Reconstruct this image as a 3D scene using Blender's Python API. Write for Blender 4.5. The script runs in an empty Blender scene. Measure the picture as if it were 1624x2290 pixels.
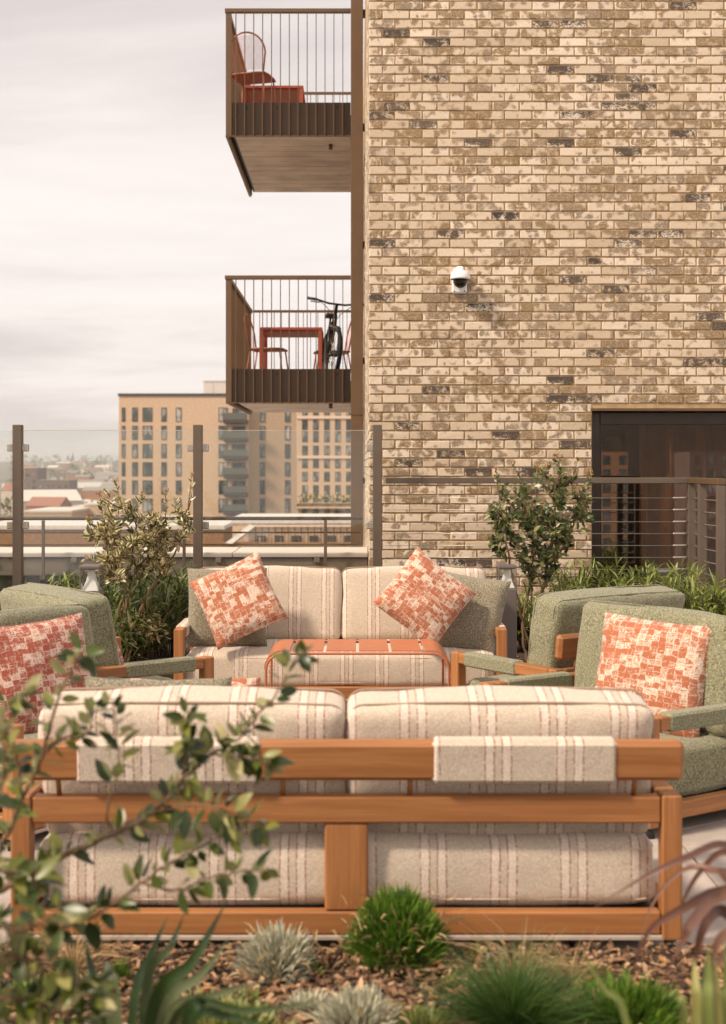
import bpy, bmesh, math, random
import numpy as np
from mathutils import Vector, Matrix, Euler

R = math.radians
sc = bpy.context.scene
C = sc.collection
EYE = 1.46          # camera height above the terrace floor
F = 3000.0          # focal length in survey units (frame 1624 x 2290)
VX, VY = 793.0, 1040.0

# ------------------------------------------------------------------ camera
cam = bpy.data.cameras.new("camera")
cam.sensor_width = 36.0
cam.sensor_height = 36.0
cam.lens = F / 2290 * 36
cam.shift_x = (812 - VX) / 2290
cam.shift_y = -(1145 - VY) / 2290
cam.clip_start = 0.05
cam.clip_end = 20000
cam.dof.use_dof = True
cam.dof.focus_distance = 8.6
cam.dof.aperture_fstop = 3.4
camo = bpy.data.objects.new("camera", cam)
camo.location = (0, 0, EYE)
camo.rotation_euler = (R(90), 0, 0)
C.objects.link(camo)
sc.camera = camo

# ------------------------------------------------------------------ light
SUN = Vector((-0.62, -0.34, 0.71)).normalized()
sun = bpy.data.lights.new("sun", 'SUN')
sun.energy = 4.8
sun.angle = R(7.0)
sun.color = (1.0, 0.85, 0.68)
suno = bpy.data.objects.new("sun", sun)
suno.rotation_euler = SUN.to_track_quat('Z', 'Y').to_euler()
suno.location = SUN * 60
C.objects.link(suno)

w = bpy.data.worlds.new("World")
sc.world = w
w.use_nodes = True
nt = w.node_tree
nt.nodes.clear()
def wn(t): return nt.nodes.new(t)
out = wn('ShaderNodeOutputWorld'); bg = wn('ShaderNodeBackground'); sky = wn('ShaderNodeTexSky')
sky.sky_type = 'NISHITA'; sky.sun_disc = False
sky.sun_elevation = math.asin(SUN.z); sky.sun_rotation = math.atan2(SUN.x, SUN.y)
bg.inputs['Strength'].default_value = 0.1
tc = wn('ShaderNodeTexCoord'); sep = wn('ShaderNodeSeparateXYZ')
nt.links.new(tc.outputs['Generated'], sep.inputs[0])
def wm(op, a, b=None, c=None):
    n = wn('ShaderNodeMath'); n.operation = op
    for i, v in enumerate((a, b, c)):
        if v is None: continue
        if isinstance(v, (int, float)): n.inputs[i].default_value = v
        else: nt.links.new(v, n.inputs[i])
    return n.outputs[0]
zz = wm('ADD', wm('MAXIMUM', sep.outputs[2], 0.0), 0.16)
comb = wn('ShaderNodeCombineXYZ')
nt.links.new(wm('DIVIDE', sep.outputs[0], zz), comb.inputs[0])
nt.links.new(wm('DIVIDE', sep.outputs[1], zz), comb.inputs[1])
ns = wn('ShaderNodeTexNoise'); ns.inputs['Scale'].default_value = 0.8; ns.inputs['Detail'].default_value = 6
ns.inputs['Roughness'].default_value = 0.56; ns.inputs['Distortion'].default_value = 0.35
mp = wn('ShaderNodeMapping'); mp.inputs['Location'].default_value = (3.1, 1.7, 0); mp.inputs['Scale'].default_value = (0.8, 1.5, 1)
nt.links.new(comb.outputs[0], mp.inputs[0]); nt.links.new(mp.outputs[0], ns.inputs['Vector'])
cr = wn('ShaderNodeValToRGB')
e = cr.color_ramp.elements
e[0].position = 0.34; e[0].color = (8.0, 7.2, 6.9, 1)
e[1].position = 0.66; e[1].color = (11.2, 10.3, 9.7, 1)
m1 = e.new(0.50); m1.color = (10.3, 9.4, 8.9, 1)
nt.links.new(ns.outputs['Fac'], cr.inputs[0])
mx = wn('ShaderNodeMix'); mx.data_type = 'RGBA'; mx.inputs[0].default_value = 0.93
nt.links.new(sky.outputs[0], mx.inputs[6]); nt.links.new(cr.outputs[0], mx.inputs[7])
nt.links.new(mx.outputs[2], bg.inputs[0]); nt.links.new(bg.outputs[0], out.inputs[0])

vs = sc.view_settings
vs.view_transform = 'Standard'; vs.look = 'None'; vs.exposure = 0.0; vs.gamma = 1.0
vs.use_curve_mapping = False
sc.cycles.transparent_max_bounces = 24
sc.cycles.max_bounces = 8
sc.cycles.diffuse_bounces = 3

rng = random.Random(7)
nrg = np.random.default_rng(5)

# ------------------------------------------------------------------ material helpers
class NT:
    def __init__(s, name):
        s.m = bpy.data.materials.new(name); s.m.use_nodes = True
        s.t = s.m.node_tree; s.t.nodes.clear()
        s.out = s.t.nodes.new('ShaderNodeOutputMaterial')
    def n(s, typ, **kw):
        nd = s.t.nodes.new(typ)
        for k, v in kw.items():
            if k in nd.inputs.keys() if isinstance(k, str) else False:
                s.set(nd.inputs[k], v)
            else:
                setattr(nd, k, v)
        return nd
    def set(s, sock, v):
        if hasattr(v, 'is_output') or isinstance(v, bpy.types.NodeSocket): s.t.links.new(v, sock)
        else:
            if isinstance(v, (tuple, list)) and len(v) == 3 and sock.type == 'RGBA': v = (*v, 1)
            sock.default_value = v
    def math(s, op, *a, clamp=False):
        nd = s.t.nodes.new('ShaderNodeMath'); nd.operation = op; nd.use_clamp = clamp
        for i, v in enumerate(a): s.set(nd.inputs[i], v)
        return nd.outputs[0]
    def mix(s, f, a, b):
        nd = s.t.nodes.new('ShaderNodeMix'); nd.data_type = 'RGBA'
        s.set(nd.inputs[0], f); s.set(nd.inputs[6], a); s.set(nd.inputs[7], b)
        return nd.outputs[2]
    def noise(s, vec, scale, detail=3, rough=0.5, dist=0.0, w=None):
        nd = s.t.nodes.new('ShaderNodeTexNoise')
        if w is not None:
            nd.noise_dimensions = '4D'; s.set(nd.inputs['W'], w)
        if vec is not None: s.set(nd.inputs['Vector'], vec)
        nd.inputs['Scale'].default_value = scale; nd.inputs['Detail'].default_value = detail
        nd.inputs['Roughness'].default_value = rough; nd.inputs['Distortion'].default_value = dist
        return nd.outputs['Fac']
    def step(s, v, lo, hi):
        nd = s.t.nodes.new('ShaderNodeMapRange'); nd.interpolation_type = 'SMOOTHSTEP'
        s.set(nd.inputs[0], v); nd.inputs[1].default_value = lo; nd.inputs[2].default_value = hi
        return nd.outputs[0]
    def scale(s, vec, v):
        nd = s.t.nodes.new('ShaderNodeMapping'); s.set(nd.inputs[0], vec); nd.inputs['Scale'].default_value = v
        return nd.outputs[0]
    def co(s, k): return s.n('ShaderNodeTexCoord').outputs[k]
    def pos(s): return s.n('ShaderNodeNewGeometry').outputs['Position']
    def rnd(s): return s.n('ShaderNodeObjectInfo').outputs['Random']
    def isl(s): return s.n('ShaderNodeNewGeometry').outputs['Random Per Island']
    def bump(s, h, strength=0.3, dist=0.01):
        nd = s.t.nodes.new('ShaderNodeBump'); s.set(nd.inputs['Height'], h)
        nd.inputs['Strength'].default_value = strength; nd.inputs['Distance'].default_value = dist
        return nd.outputs[0]
    def pbr(s, col, rough=0.6, metal=0.0, normal=None, **kw):
        b = s.t.nodes.new('ShaderNodeBsdfPrincipled')
        s.set(b.inputs['Base Color'], col); s.set(b.inputs['Roughness'], rough); s.set(b.inputs['Metallic'], metal)
        if normal is not None: s.set(b.inputs['Normal'], normal)
        for k, v in kw.items(): s.set(b.inputs[k.replace('_', ' ')], v)
        s.t.links.new(b.outputs[0], s.out.inputs[0])
        return s.m

def plain(name, col, rough=0.6, metal=0.0, var=0.12, scale=6.0, bump=0.0, bscale=60):
    t = NT(name); p = t.co('Object')
    nz = t.noise(p, scale, 5, 0.6)
    c = t.mix(t.step(nz, 0.3, 0.7), tuple(x * (1 - var) for x in col), tuple(min(1, x * (1 + var)) for x in col))
    r = t.math('ADD', rough - 0.08, t.math('MULTIPLY', t.noise(p, scale * 3, 3), 0.16))
    nrm = t.bump(t.noise(p, bscale, 4), bump, 0.004) if bump else None
    return t.pbr(c, r, metal, nrm)

def wood(name, axis, tint=1.0):
    t = NT(name); p = t.co('Object')
    s = [38, 38, 38]; s[axis] = 1.6
    info = t.rnd()
    off = t.n('ShaderNodeVectorMath', operation='ADD')
    t.set(off.inputs[0], t.scale(p, s)); cmb = t.n('ShaderNodeCombineXYZ')
    for i in range(3): t.set(cmb.inputs[i], t.math('MULTIPLY', info, 37.0))
    t.set(off.inputs[1], cmb.outputs[0])
    g = t.noise(off.outputs[0], 1.0, 6, 0.6, 0.4)
    fine = t.noise(t.scale(off.outputs[0], (5, 5, 5)), 1.0, 3)
    c = t.mix(t.step(g, 0.32, 0.70), (0.265 * tint, 0.100 * tint, 0.030 * tint), (0.40 * tint, 0.170 * tint, 0.058 * tint))
    c = t.mix(t.math('MULTIPLY', t.step(fine, 0.48, 0.72), 0.55), c, (0.25 * tint, 0.095 * tint, 0.028 * tint))
    c = t.mix(t.math('MULTIPLY', info, 0.18), c, (0.52 * tint, 0.225 * tint, 0.075 * tint))
    return t.pbr(c, 0.48, 0.0, t.bump(g, 0.12, 0.002))

def fabric_stripe():
    t = NT("striped cream fabric"); p = t.co('Object')
    sp = t.n('ShaderNodeSeparateXYZ'); t.set(sp.inputs[0], p)
    wob = t.math('MULTIPLY', t.math('SUBTRACT', t.noise(p, 22, 2), 0.5), 0.006)
    x = t.math('ADD', sp.outputs[0], wob)
    x = t.math('ADD', x, t.math('MULTIPLY', t.rnd(), 0.2))
    pp = t.math('MULTIPLY', t.math('FRACT', t.math('DIVIDE', t.math('ADD', x, 21.0), 0.212)), 0.212)
    q = t.math('ABSOLUTE', t.math('SUBTRACT', pp, 0.106))
    s = t.math('ABSOLUTE', t.math('SUBTRACT', q, 0.0255))
    white = t.math('SUBTRACT', 1.0, t.step(s, 0.0095, 0.0125))
    red = t.math('SUBTRACT', 1.0, t.step(t.math('ABSOLUTE', t.math('SUBTRACT', s, 0.0135)), 0.0013, 0.0032))
    dash = t.step(t.noise(t.scale(p, (40, 150, 150)), 1.0, 2), 0.36, 0.56)
    weave = t.noise(t.scale(p, (420, 420, 420)), 1.0, 2, 0.7)
    slub = t.noise(t.scale(p, (60, 260, 260)), 1.0, 3, 0.6)
    heath = t.step(t.noise(t.scale(p, (170, 170, 170)), 1.0, 4, 0.75), 0.34, 0.66)
    base = t.mix(t.math('ADD', t.math('MULTIPLY', weave, 0.3), t.math('MULTIPLY', heath, 0.7)), (0.42, 0.33, 0.245), (0.71, 0.595, 0.48))
    base = t.mix(t.math('MULTIPLY', t.step(slub, 0.45, 0.75), 0.4), base, (0.40, 0.33, 0.255))
    c = t.mix(t.math('MULTIPLY', white, 0.6), base, t.mix(heath, (0.62, 0.50, 0.41), (0.86, 0.745, 0.64)))
    c = t.mix(t.math('MULTIPLY', t.math('MULTIPLY', red, dash), 0.9), c, (0.29, 0.10, 0.075))
    h = t.math('ADD', t.math('ADD', weave, t.math('MULTIPLY', white, 0.5)), t.math('MULTIPLY', t.noise(p, 13, 3, 0.5, 0.8), 5.0))
    return t.pbr(c, 0.92, 0.0, t.bump(h, 0.35, 0.002), Sheen_Weight=0.25)

def fabric_boucle(name, dark, mid, light, sc_=135):
    t = NT(name); p = t.co('Object')
    n1 = t.noise(p, sc_, 3, 0.65); n2 = t.noise(p, sc_ * 2.4, 2, 0.6); n3 = t.noise(p, 5, 3)
    c = t.mix(t.step(n1, 0.36, 0.50), dark, mid)
    c = t.mix(t.step(n1, 0.52, 0.66), c, light)
    c = t.mix(t.math('MULTIPLY', t.step(n2, 0.55, 0.7), 0.5), c, dark)
    c = t.mix(t.math('MULTIPLY', n3, 0.18), c, light)
    return t.pbr(c, 0.95, 0.0, t.bump(n1, 0.55, 0.004), Sheen_Weight=0.2)

def fabric_weave(name, red, cream):
    t = NT(name); p = t.co('Object')
    sp = t.n('ShaderNodeSeparateXYZ'); t.set(sp.inputs[0], p)
    off = t.math('MULTIPLY', t.rnd(), 3.0)
    wob = t.math('MULTIPLY', t.math('SUBTRACT', t.noise(p, 45, 3), 0.5), 0.016)
    wob = t.math('ADD', wob, t.math('MULTIPLY', t.math('SUBTRACT', t.noise(p, 13, 2), 0.5), 0.022))
    u = t.math('ADD', t.math('ADD', sp.outputs[0], off), wob)
    v = t.math('ADD', t.math('ADD', sp.outputs[2], off), wob)
    CELL = 0.031
    uc = t.math('DIVIDE', u, CELL); vc = t.math('DIVIDE', v, CELL * 0.8)
    iu = t.math('FLOOR', uc); iv = t.math('FLOOR', vc)
    fu = t.math('FRACT', uc); fv = t.math('FRACT', vc)
    par = t.math('FLOORED_MODULO', t.math('ADD', iu, iv), 2.0)
    wn_ = t.n('ShaderNodeTexWhiteNoise', noise_dimensions='2D')
    cb = t.n('ShaderNodeCombineXYZ'); t.set(cb.inputs[0], iu); t.set(cb.inputs[1], iv); t.set(wn_.inputs['Vector'], cb.outputs[0])
    cell = wn_.outputs['Value']
    uv = t.n('ShaderNodeCombineXYZ'); t.set(uv.inputs[0], u); t.set(uv.inputs[1], v)
    hs = t.noise(t.scale(uv.outputs[0], (34, 300, 1)), 1.0, 4, 0.7)
    vs_ = t.noise(t.scale(uv.outputs[0], (300, 34, 1)), 1.0, 4, 0.7)
    st = t.n('ShaderNodeMix', data_type='FLOAT'); t.set(st.inputs[0], par); t.set(st.inputs[2], hs); t.set(st.inputs[3], vs_)
    eu = t.math('ABSOLUTE', t.math('SUBTRACT', fu, 0.5)); ev = t.math('ABSOLUTE', t.math('SUBTRACT', fv, 0.5))
    ed = t.step(t.math('MAXIMUM', eu, ev), 0.38, 0.5)
    val = t.math('ADD', t.math('MULTIPLY', st.outputs[0], 1.7), t.math('MULTIPLY', t.math('SUBTRACT', cell, 0.5), 0.36))
    val = t.math('ADD', val, t.math('MULTIPLY', t.math('SUBTRACT', t.noise(p, 16, 3), 0.5), 0.35))
    val = t.math('SUBTRACT', t.math('SUBTRACT', val, 0.22), t.math('MULTIPLY', ed, 0.15))
    m = t.step(val, 0.46, 0.62)
    fine = t.noise(p, 500, 2)
    c = t.mix(m, t.mix(fine, tuple(x * 0.85 for x in cream), cream), t.mix(fine, tuple(x * 0.75 for x in red), red))
    return t.pbr(c, 0.9, 0.0, t.bump(t.math('ADD', fine, m), 0.25, 0.002), Sheen_Weight=0.2)

def brick_mat():
    t = NT("weathered buff brick")
    p = t.pos(); r = t.math('FRACT', t.math('ADD', t.rnd(), t.math('MULTIPLY', t.isl(), 7.31)))
    r2 = t.math('FRACT', t.math('MULTIPLY', r, 17.13)); r3 = t.math('FRACT', t.math('MULTIPLY', r, 43.7)); r4 = t.math('FRACT', t.math('MULTIPLY', r, 91.3))
    w4 = t.math('MULTIPLY', r, 60.0)
    uvn = t.n('ShaderNodeUVMap'); uvn.uv_map = 'UVMap'
    sp = t.n('ShaderNodeSeparateXYZ'); t.set(sp.inputs[0], uvn.outputs[0])
    u, v = sp.outputs[0], sp.outputs[1]
    base = t.mix(r2, (0.56, 0.43, 0.30), (0.76, 0.625, 0.485))
    uvw = t.n('ShaderNodeCombineXYZ'); wob = t.math('MULTIPLY', t.math('SUBTRACT', t.noise(p, 42, 3, 0.6, w=w4), 0.5), 0.36)
    t.set(uvw.inputs[0], t.math('ADD', t.math('MULTIPLY', u, 2.9), wob)); t.set(uvw.inputs[1], t.math('ADD', t.math('MULTIPLY', v, 0.75), wob)); t.set(uvw.inputs[2], w4)
    n1 = t.noise(uvw.outputs[0], 1.0, 1.5, 0.5, 0.3)
    eu = t.math('ABSOLUTE', t.math('SUBTRACT', t.math('MULTIPLY', u, 2.0), 1.0))
    frame = t.math('MAXIMUM', t.step(eu, 0.80, 0.98), t.step(t.math('SUBTRACT', 0.30, v), 0.0, 0.26))
    s1 = t.math('ADD', n1, t.math('MULTIPLY', t.math('SUBTRACT', r3, 0.5), 0.22))
    s1 = t.math('SUBTRACT', s1, t.math('MULTIPLY', frame, t.math('MULTIPLY', r2, 0.16)))
    bias = t.math('MULTIPLY', t.math('SUBTRACT', v, 0.5), 0.1)
    m1 = t.step(s1, 0.42, 0.58)
    speck = t.noise(t.scale(p, (75, 75, 110)), 1.0, 5, 0.72, 0.3, w=w4)
    smear = t.mix(r4, (0.235, 0.14, 0.054), (0.25, 0.18, 0.12))
    c = t.mix(t.math('MULTIPLY', m1, t.math('MULTIPLY', t.step(speck, 0.22, 0.62), 1.15), clamp=True), base, smear)
    n2 = t.noise(t.scale(p, (52, 52, 95)), 1.0, 5, 0.72, 0.8, w=w4)
    c = t.mix(t.math('MULTIPLY', t.step(n2, 0.54, 0.68), 0.42), c, (0.27, 0.18, 0.105))
    c = t.mix(t.math('MULTIPLY', t.step(speck, 0.56, 0.68), 0.5), c, (0.22, 0.14, 0.075))
    vv = t.step(t.math('ABSOLUTE', t.math('SUBTRACT', t.math('MULTIPLY', v, 2.0), 1.0)), 0.72, 1.0)
    c = t.mix(t.math('MULTIPLY', t.math('MULTIPLY', vv, t.step(n2, 0.42, 0.6)), 0.5), c, (0.24, 0.145, 0.07))
    isd = t.step(t.math('ADD', r, t.math('MULTIPLY', t.math('SUBTRACT', t.noise(p, 1.3, 2), 0.5), 0.16)), 0.912, 0.918)
    dk = t.math('MULTIPLY', isd, t.step(t.math('ADD', t.math('ADD', n2, bias), t.math('MULTIPLY', m1, 0.08)), 0.43, 0.56))
    dark = t.mix(r4, (0.032, 0.025, 0.025), (0.085, 0.058, 0.042))
    c = t.mix(t.math('MULTIPLY', dk, 0.95), c, dark)
    big = t.noise(p, 0.7, 3)
    c = t.mix(t.math('MULTIPLY', t.step(big, 0.4, 0.7), 0.14), c, (0.36, 0.25, 0.14))
    return t.pbr(c, 0.88, 0.0, t.bump(t.math('ADD', n2, speck), 0.35, 0.006))

def glass_mat(name, tint, ior=1.5, rough=0.0):
    t = NT(name)
    tr = t.n('ShaderNodeBsdfTransparent'); t.set(tr.inputs[0], tint)
    gl = t.n('ShaderNodeBsdfGlossy'); t.set(gl.inputs['Roughness'], rough); t.set(gl.inputs[0], (0.9, 0.93, 0.92))
    lw = t.n('ShaderNodeLayerWeight'); f0 = ((ior - 1) / (ior + 1)) ** 2
    fr = t.math('ADD', f0, t.math('MULTIPLY', 1 - f0, t.math('POWER', lw.outputs['Facing'], 5.0)))
    mxs = t.n('ShaderNodeMixShader'); t.set(mxs.inputs[0], fr); t.set(mxs.inputs[1], tr.outputs[0]); t.set(mxs.inputs[2], gl.outputs[0])
    t.t.links.new(mxs.outputs[0], t.out.inputs[0])
    return t.m

def leaf_mat(name, cols, back=None, edge=None, rough=0.4, trans=0.25, by_object=False, edge_w=0.25):
    t = NT(name)
    r = t.rnd() if by_object == 1 else t.isl()
    if by_object == 2: r = t.math('FRACT', t.math('ADD', t.rnd(), t.math('MULTIPLY', t.isl(), 5.7)))
    rp = t.n('ShaderNodeValToRGB'); el = rp.color_ramp.elements
    el[0].color = (*cols[0], 1); el[1].color = (*cols[-1], 1)
    for i, c_ in enumerate(cols[1:-1]):
        x = el.new((i + 1) / (len(cols) - 1)); x.color = (*c_, 1)
    t.set(rp.inputs[0], r)
    c = rp.outputs[0]
    nz = t.noise(t.pos(), 60, 3)
    c = t.mix(t.math('MULTIPLY', nz, 0.35), c, cols[0])
    if edge is not None:
        uvn = t.n('ShaderNodeUVMap'); uvn.uv_map = 'UVMap'
        sp = t.n('ShaderNodeSeparateXYZ'); t.set(sp.inputs[0], uvn.outputs[0])
        eu = t.math('ABSOLUTE', t.math('SUBTRACT', t.math('MULTIPLY', sp.outputs[0], 2.0), 1.0))
        eu = t.math('ADD', eu, t.math('MULTIPLY', t.math('SUBTRACT', t.noise(t.pos(), 45, 2), 0.5), 0.7))
        rr = t.math('FRACT', t.math('MULTIPLY', r, 13.7))
        m = t.math('MULTIPLY', t.step(eu, 1 - edge_w * 3.0, 1 - edge_w * 0.4), t.step(rr, 0.1, 0.25))
        c = t.mix(m, c, edge)
    if back is not None:
        bf = t.n('ShaderNodeNewGeometry').outputs['Backfacing']
        c = t.mix(t.math('MULTIPLY', bf, 0.85), c, back)
    b = t.n('ShaderNodeBsdfPrincipled'); t.set(b.inputs['Base Color'], c); t.set(b.inputs['Roughness'], rough)
    tl = t.n('ShaderNodeBsdfTranslucent'); t.set(tl.inputs[0], c)
    mxs = t.n('ShaderNodeMixShader'); t.set(mxs.inputs[0], trans); t.set(mxs.inputs[1], b.outputs[0]); t.set(mxs.inputs[2], tl.outputs[0])
    t.t.links.new(mxs.outputs[0], t.out.inputs[0])
    return t.m

M = {}
M['woodx'] = wood("teak along x", 0); M['woody'] = wood("teak along y", 1); M['woodz'] = wood("teak along z", 2)
M['stripe'] = fabric_stripe()
M['green'] = fabric_boucle("green boucle", (0.065, 0.066, 0.034), (0.21, 0.198, 0.115), (0.37, 0.345, 0.22))
M['moss'] = fabric_boucle("moss cushion fabric", (0.06, 0.052, 0.033), (0.21, 0.18, 0.12), (0.42, 0.36, 0.26), 150)
M['weave'] = fabric_weave("terracotta brushstroke fabric", (0.46, 0.14, 0.06), (0.76, 0.61, 0.48))
M['weave2'] = fabric_weave("brick red brushstroke fabric", (0.36, 0.075, 0.04), (0.70, 0.52, 0.42))
M['brick'] = brick_mat()
M['mortar'] = plain("tan mortar", (0.42, 0.28, 0.145), 0.92, 0, 0.2, 9, 0.5, 180)
M['bronze'] = plain("bronze painted metal", (0.14, 0.080, 0.040), 0.45, 0.25, 0.08, 3)
M['bronze_d'] = plain("dark bronze panel", (0.075, 0.042, 0.022), 0.5, 0.2, 0.08, 3)
M['post'] = plain("taupe painted metal", (0.138, 0.10, 0.072), 0.45, 0.2, 0.08, 5)
M['grey'] = plain("grey powder coat", (0.135, 0.108, 0.10), 0.5, 0.1, 0.06, 8)
M['steel'] = plain("brushed steel", (0.42, 0.37, 0.31), 0.35, 0.6, 0.08, 20)
M['black'] = plain("black rubber", (0.012, 0.012, 0.012), 0.5)
M['blackm'] = plain("black painted metal", (0.018, 0.017, 0.016), 0.35, 0.3)
M['terra'] = plain("terracotta powder coat", (0.45, 0.145, 0.062), 0.42, 0.0, 0.05, 10)
M['terra_d'] = plain("rust red powder coat", (0.36, 0.072, 0.034), 0.45, 0.0, 0.06, 10)
M['white'] = plain("white plastic", (0.80, 0.76, 0.74), 0.35, 0, 0.03, 8)
M['pale'] = plain("pale metal strip", (0.55, 0.45, 0.37), 0.45, 0.2)
M['pipe'] = plain('taupe seam cord', (0.36, 0.25, 0.18), 0.9)
M['coping'] = plain("pale coping stone", (0.72, 0.63, 0.57), 0.6, 0, 0.06, 2, 0.2, 50)
M['flash'] = plain("grey parapet flashing", (0.22, 0.175, 0.13), 0.6, 0.1, 0.12, 2)
M['render'] = plain("dark parapet render", (0.085, 0.066, 0.05), 0.8, 0, 0.3, 3, 0.3, 40)
M['soil'] = plain("dark soil", (0.05, 0.03, 0.018), 0.95, 0, 0.4, 30, 1.0, 90)
M['tile'] = plain("pale stone paver", (0.40, 0.335, 0.29), 0.75, 0, 0.14, 5, 0.25, 120)
M['joint'] = plain("dark paver joint", (0.10, 0.08, 0.065), 0.9)
M['soffit'] = plain("taupe soffit board", (0.46, 0.355, 0.26), 0.6, 0.0, 0.2, 2.2)
M['glass'] = glass_mat("clear balustrade glass", (0.955, 0.965, 0.95), 1.5)
M['lantern'] = glass_mat("lantern glass", (0.90, 0.92, 0.90), 1.5)
M['wglass'] = glass_mat("dark window glass", (0.66, 0.56, 0.46), 2.7)
M['wframe'] = plain("dark brown window frame", (0.045, 0.026, 0.016), 0.45, 0.2)
M['bark'] = None
M['stem'] = plain("brown twig bark", (0.16, 0.095, 0.05), 0.85, 0, 0.3, 40, 0.6, 200)
M['stem_d'] = plain("dark twig bark", (0.075, 0.045, 0.026), 0.85, 0, 0.3, 40, 0.6, 200)

def bark_mat():
    t = NT("bark chips"); r = t.isl()
    rp = t.n('ShaderNodeValToRGB'); el = rp.color_ramp.elements
    el[0].color = (0.035, 0.018, 0.009, 1); el[1].color = (0.66, 0.43, 0.26, 1)
    x = el.new(0.45); x.color = (0.16, 0.083, 0.042, 1); x = el.new(0.78); x.color = (0.38, 0.205, 0.10, 1)
    t.set(rp.inputs[0], r)
    g = t.noise(t.scale(t.pos(), (60, 60, 60)), 1.0, 4)
    c = t.mix(t.math('MULTIPLY', g, 0.5), rp.outputs[0], (0.09, 0.05, 0.028))
    return t.pbr(c, 0.85, 0, t.bump(g, 0.4, 0.003))
M['bark'] = bark_mat()

def facade(name, a, b, rough=0.85):
    t = NT(name); p = t.co('Object')
    br = t.n('ShaderNodeTexBrick'); t.set(br.inputs['Vector'], t.scale(p, (1, 1, 1)))
    n = t.noise(p, 3.2, 5, 0.65); n2 = t.noise(p, 0.12, 3)
    n3 = t.noise(t.scale(p, (4, 4, 13)), 1.0, 2)
    c = t.mix(t.step(n, 0.3, 0.7), a, b)
    c = t.mix(t.math('MULTIPLY', t.step(n3, 0.5, 0.65), 0.35), c, tuple(x * 0.62 for x in a))
    c = t.mix(t.math('MULTIPLY', n2, 0.25), c, a)
    return t.pbr(c, rough)
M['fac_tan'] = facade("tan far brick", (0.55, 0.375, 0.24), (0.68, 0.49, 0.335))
M['fac_tan_shade'] = facade("shade toned tan far brick", (0.40, 0.275, 0.175), (0.52, 0.37, 0.245))  # darker tan with the wing's shade in its colour; other walls reuse it
M['fac_brown'] = facade("brown far brick", (0.24, 0.125, 0.06), (0.34, 0.185, 0.095))
M['fac_red2'] = facade("warm orange far brick", (0.52, 0.24, 0.11), (0.62, 0.31, 0.15))
M['fac_dark'] = facade('dark brown far brick', (0.085, 0.05, 0.03), (0.13, 0.08, 0.05))
M['fac_mauve'] = facade("mauve far brick", (0.17, 0.115, 0.095), (0.25, 0.17, 0.14))
M['fac_red'] = facade("red far brick", (0.30, 0.12, 0.06), (0.40, 0.18, 0.09))
M['fac_cream'] = facade("cream far render", (0.55, 0.45, 0.36), (0.68, 0.57, 0.46))
M['roof_pale'] = facade("pale far roof", (0.58, 0.52, 0.47), (0.70, 0.63, 0.57), 0.6)
M['roof_grey'] = facade("grey far roof", (0.22, 0.19, 0.17), (0.32, 0.28, 0.25))
M['roof_red'] = facade("red far roof", (0.28, 0.12, 0.08), (0.36, 0.17, 0.115))
M['band'] = facade("cream lintel band", (0.70, 0.53, 0.40), (0.78, 0.62, 0.48))
def pane_mat():
    t = NT("far window pane"); r = t.rnd()
    rp = t.n('ShaderNodeValToRGB'); el = rp.color_ramp.elements
    el[0].color = (0.035, 0.04, 0.036, 1); el[1].color = (0.48, 0.43, 0.39, 1)
    x = el.new(0.5); x.color = (0.11, 0.12, 0.105, 1)
    sp = t.n('ShaderNodeSeparateXYZ'); t.set(sp.inputs[0], t.co('Generated'))
    n = t.noise(t.scale(t.pos(), (0.9, 0.9, 0.5)), 1.0, 2, 0.5, 0.0, w=t.math('MULTIPLY', r, 20.0))
    t.set(rp.inputs[0], t.math('ADD', t.math('MULTIPLY', r, 0.5), t.math('MULTIPLY', t.step(n, 0.42, 0.6), 0.5)))  # paler patches paint reflections into the pane colour
    return t.pbr(rp.outputs[0], 0.12, 0.0, None)
M['pane'] = pane_mat()
M['gpanel'] = plain("green balcony glass", (0.115, 0.115, 0.092), 0.45, 0.0)
M['slate'] = plain("dark slab edge", (0.06, 0.052, 0.046), 0.6)
M['ground'] = plain("city ground", (0.16, 0.135, 0.105), 0.95, 0, 0.4, 0.03)
M['hill'] = plain("wooded hills", (0.085, 0.085, 0.055), 0.95, 0, 0.4, 0.01)
M['ctree'] = leaf_mat("city tree foliage", [(0.06, 0.055, 0.025), (0.12, 0.105, 0.05), (0.16, 0.15, 0.06)], trans=0.1)

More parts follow.
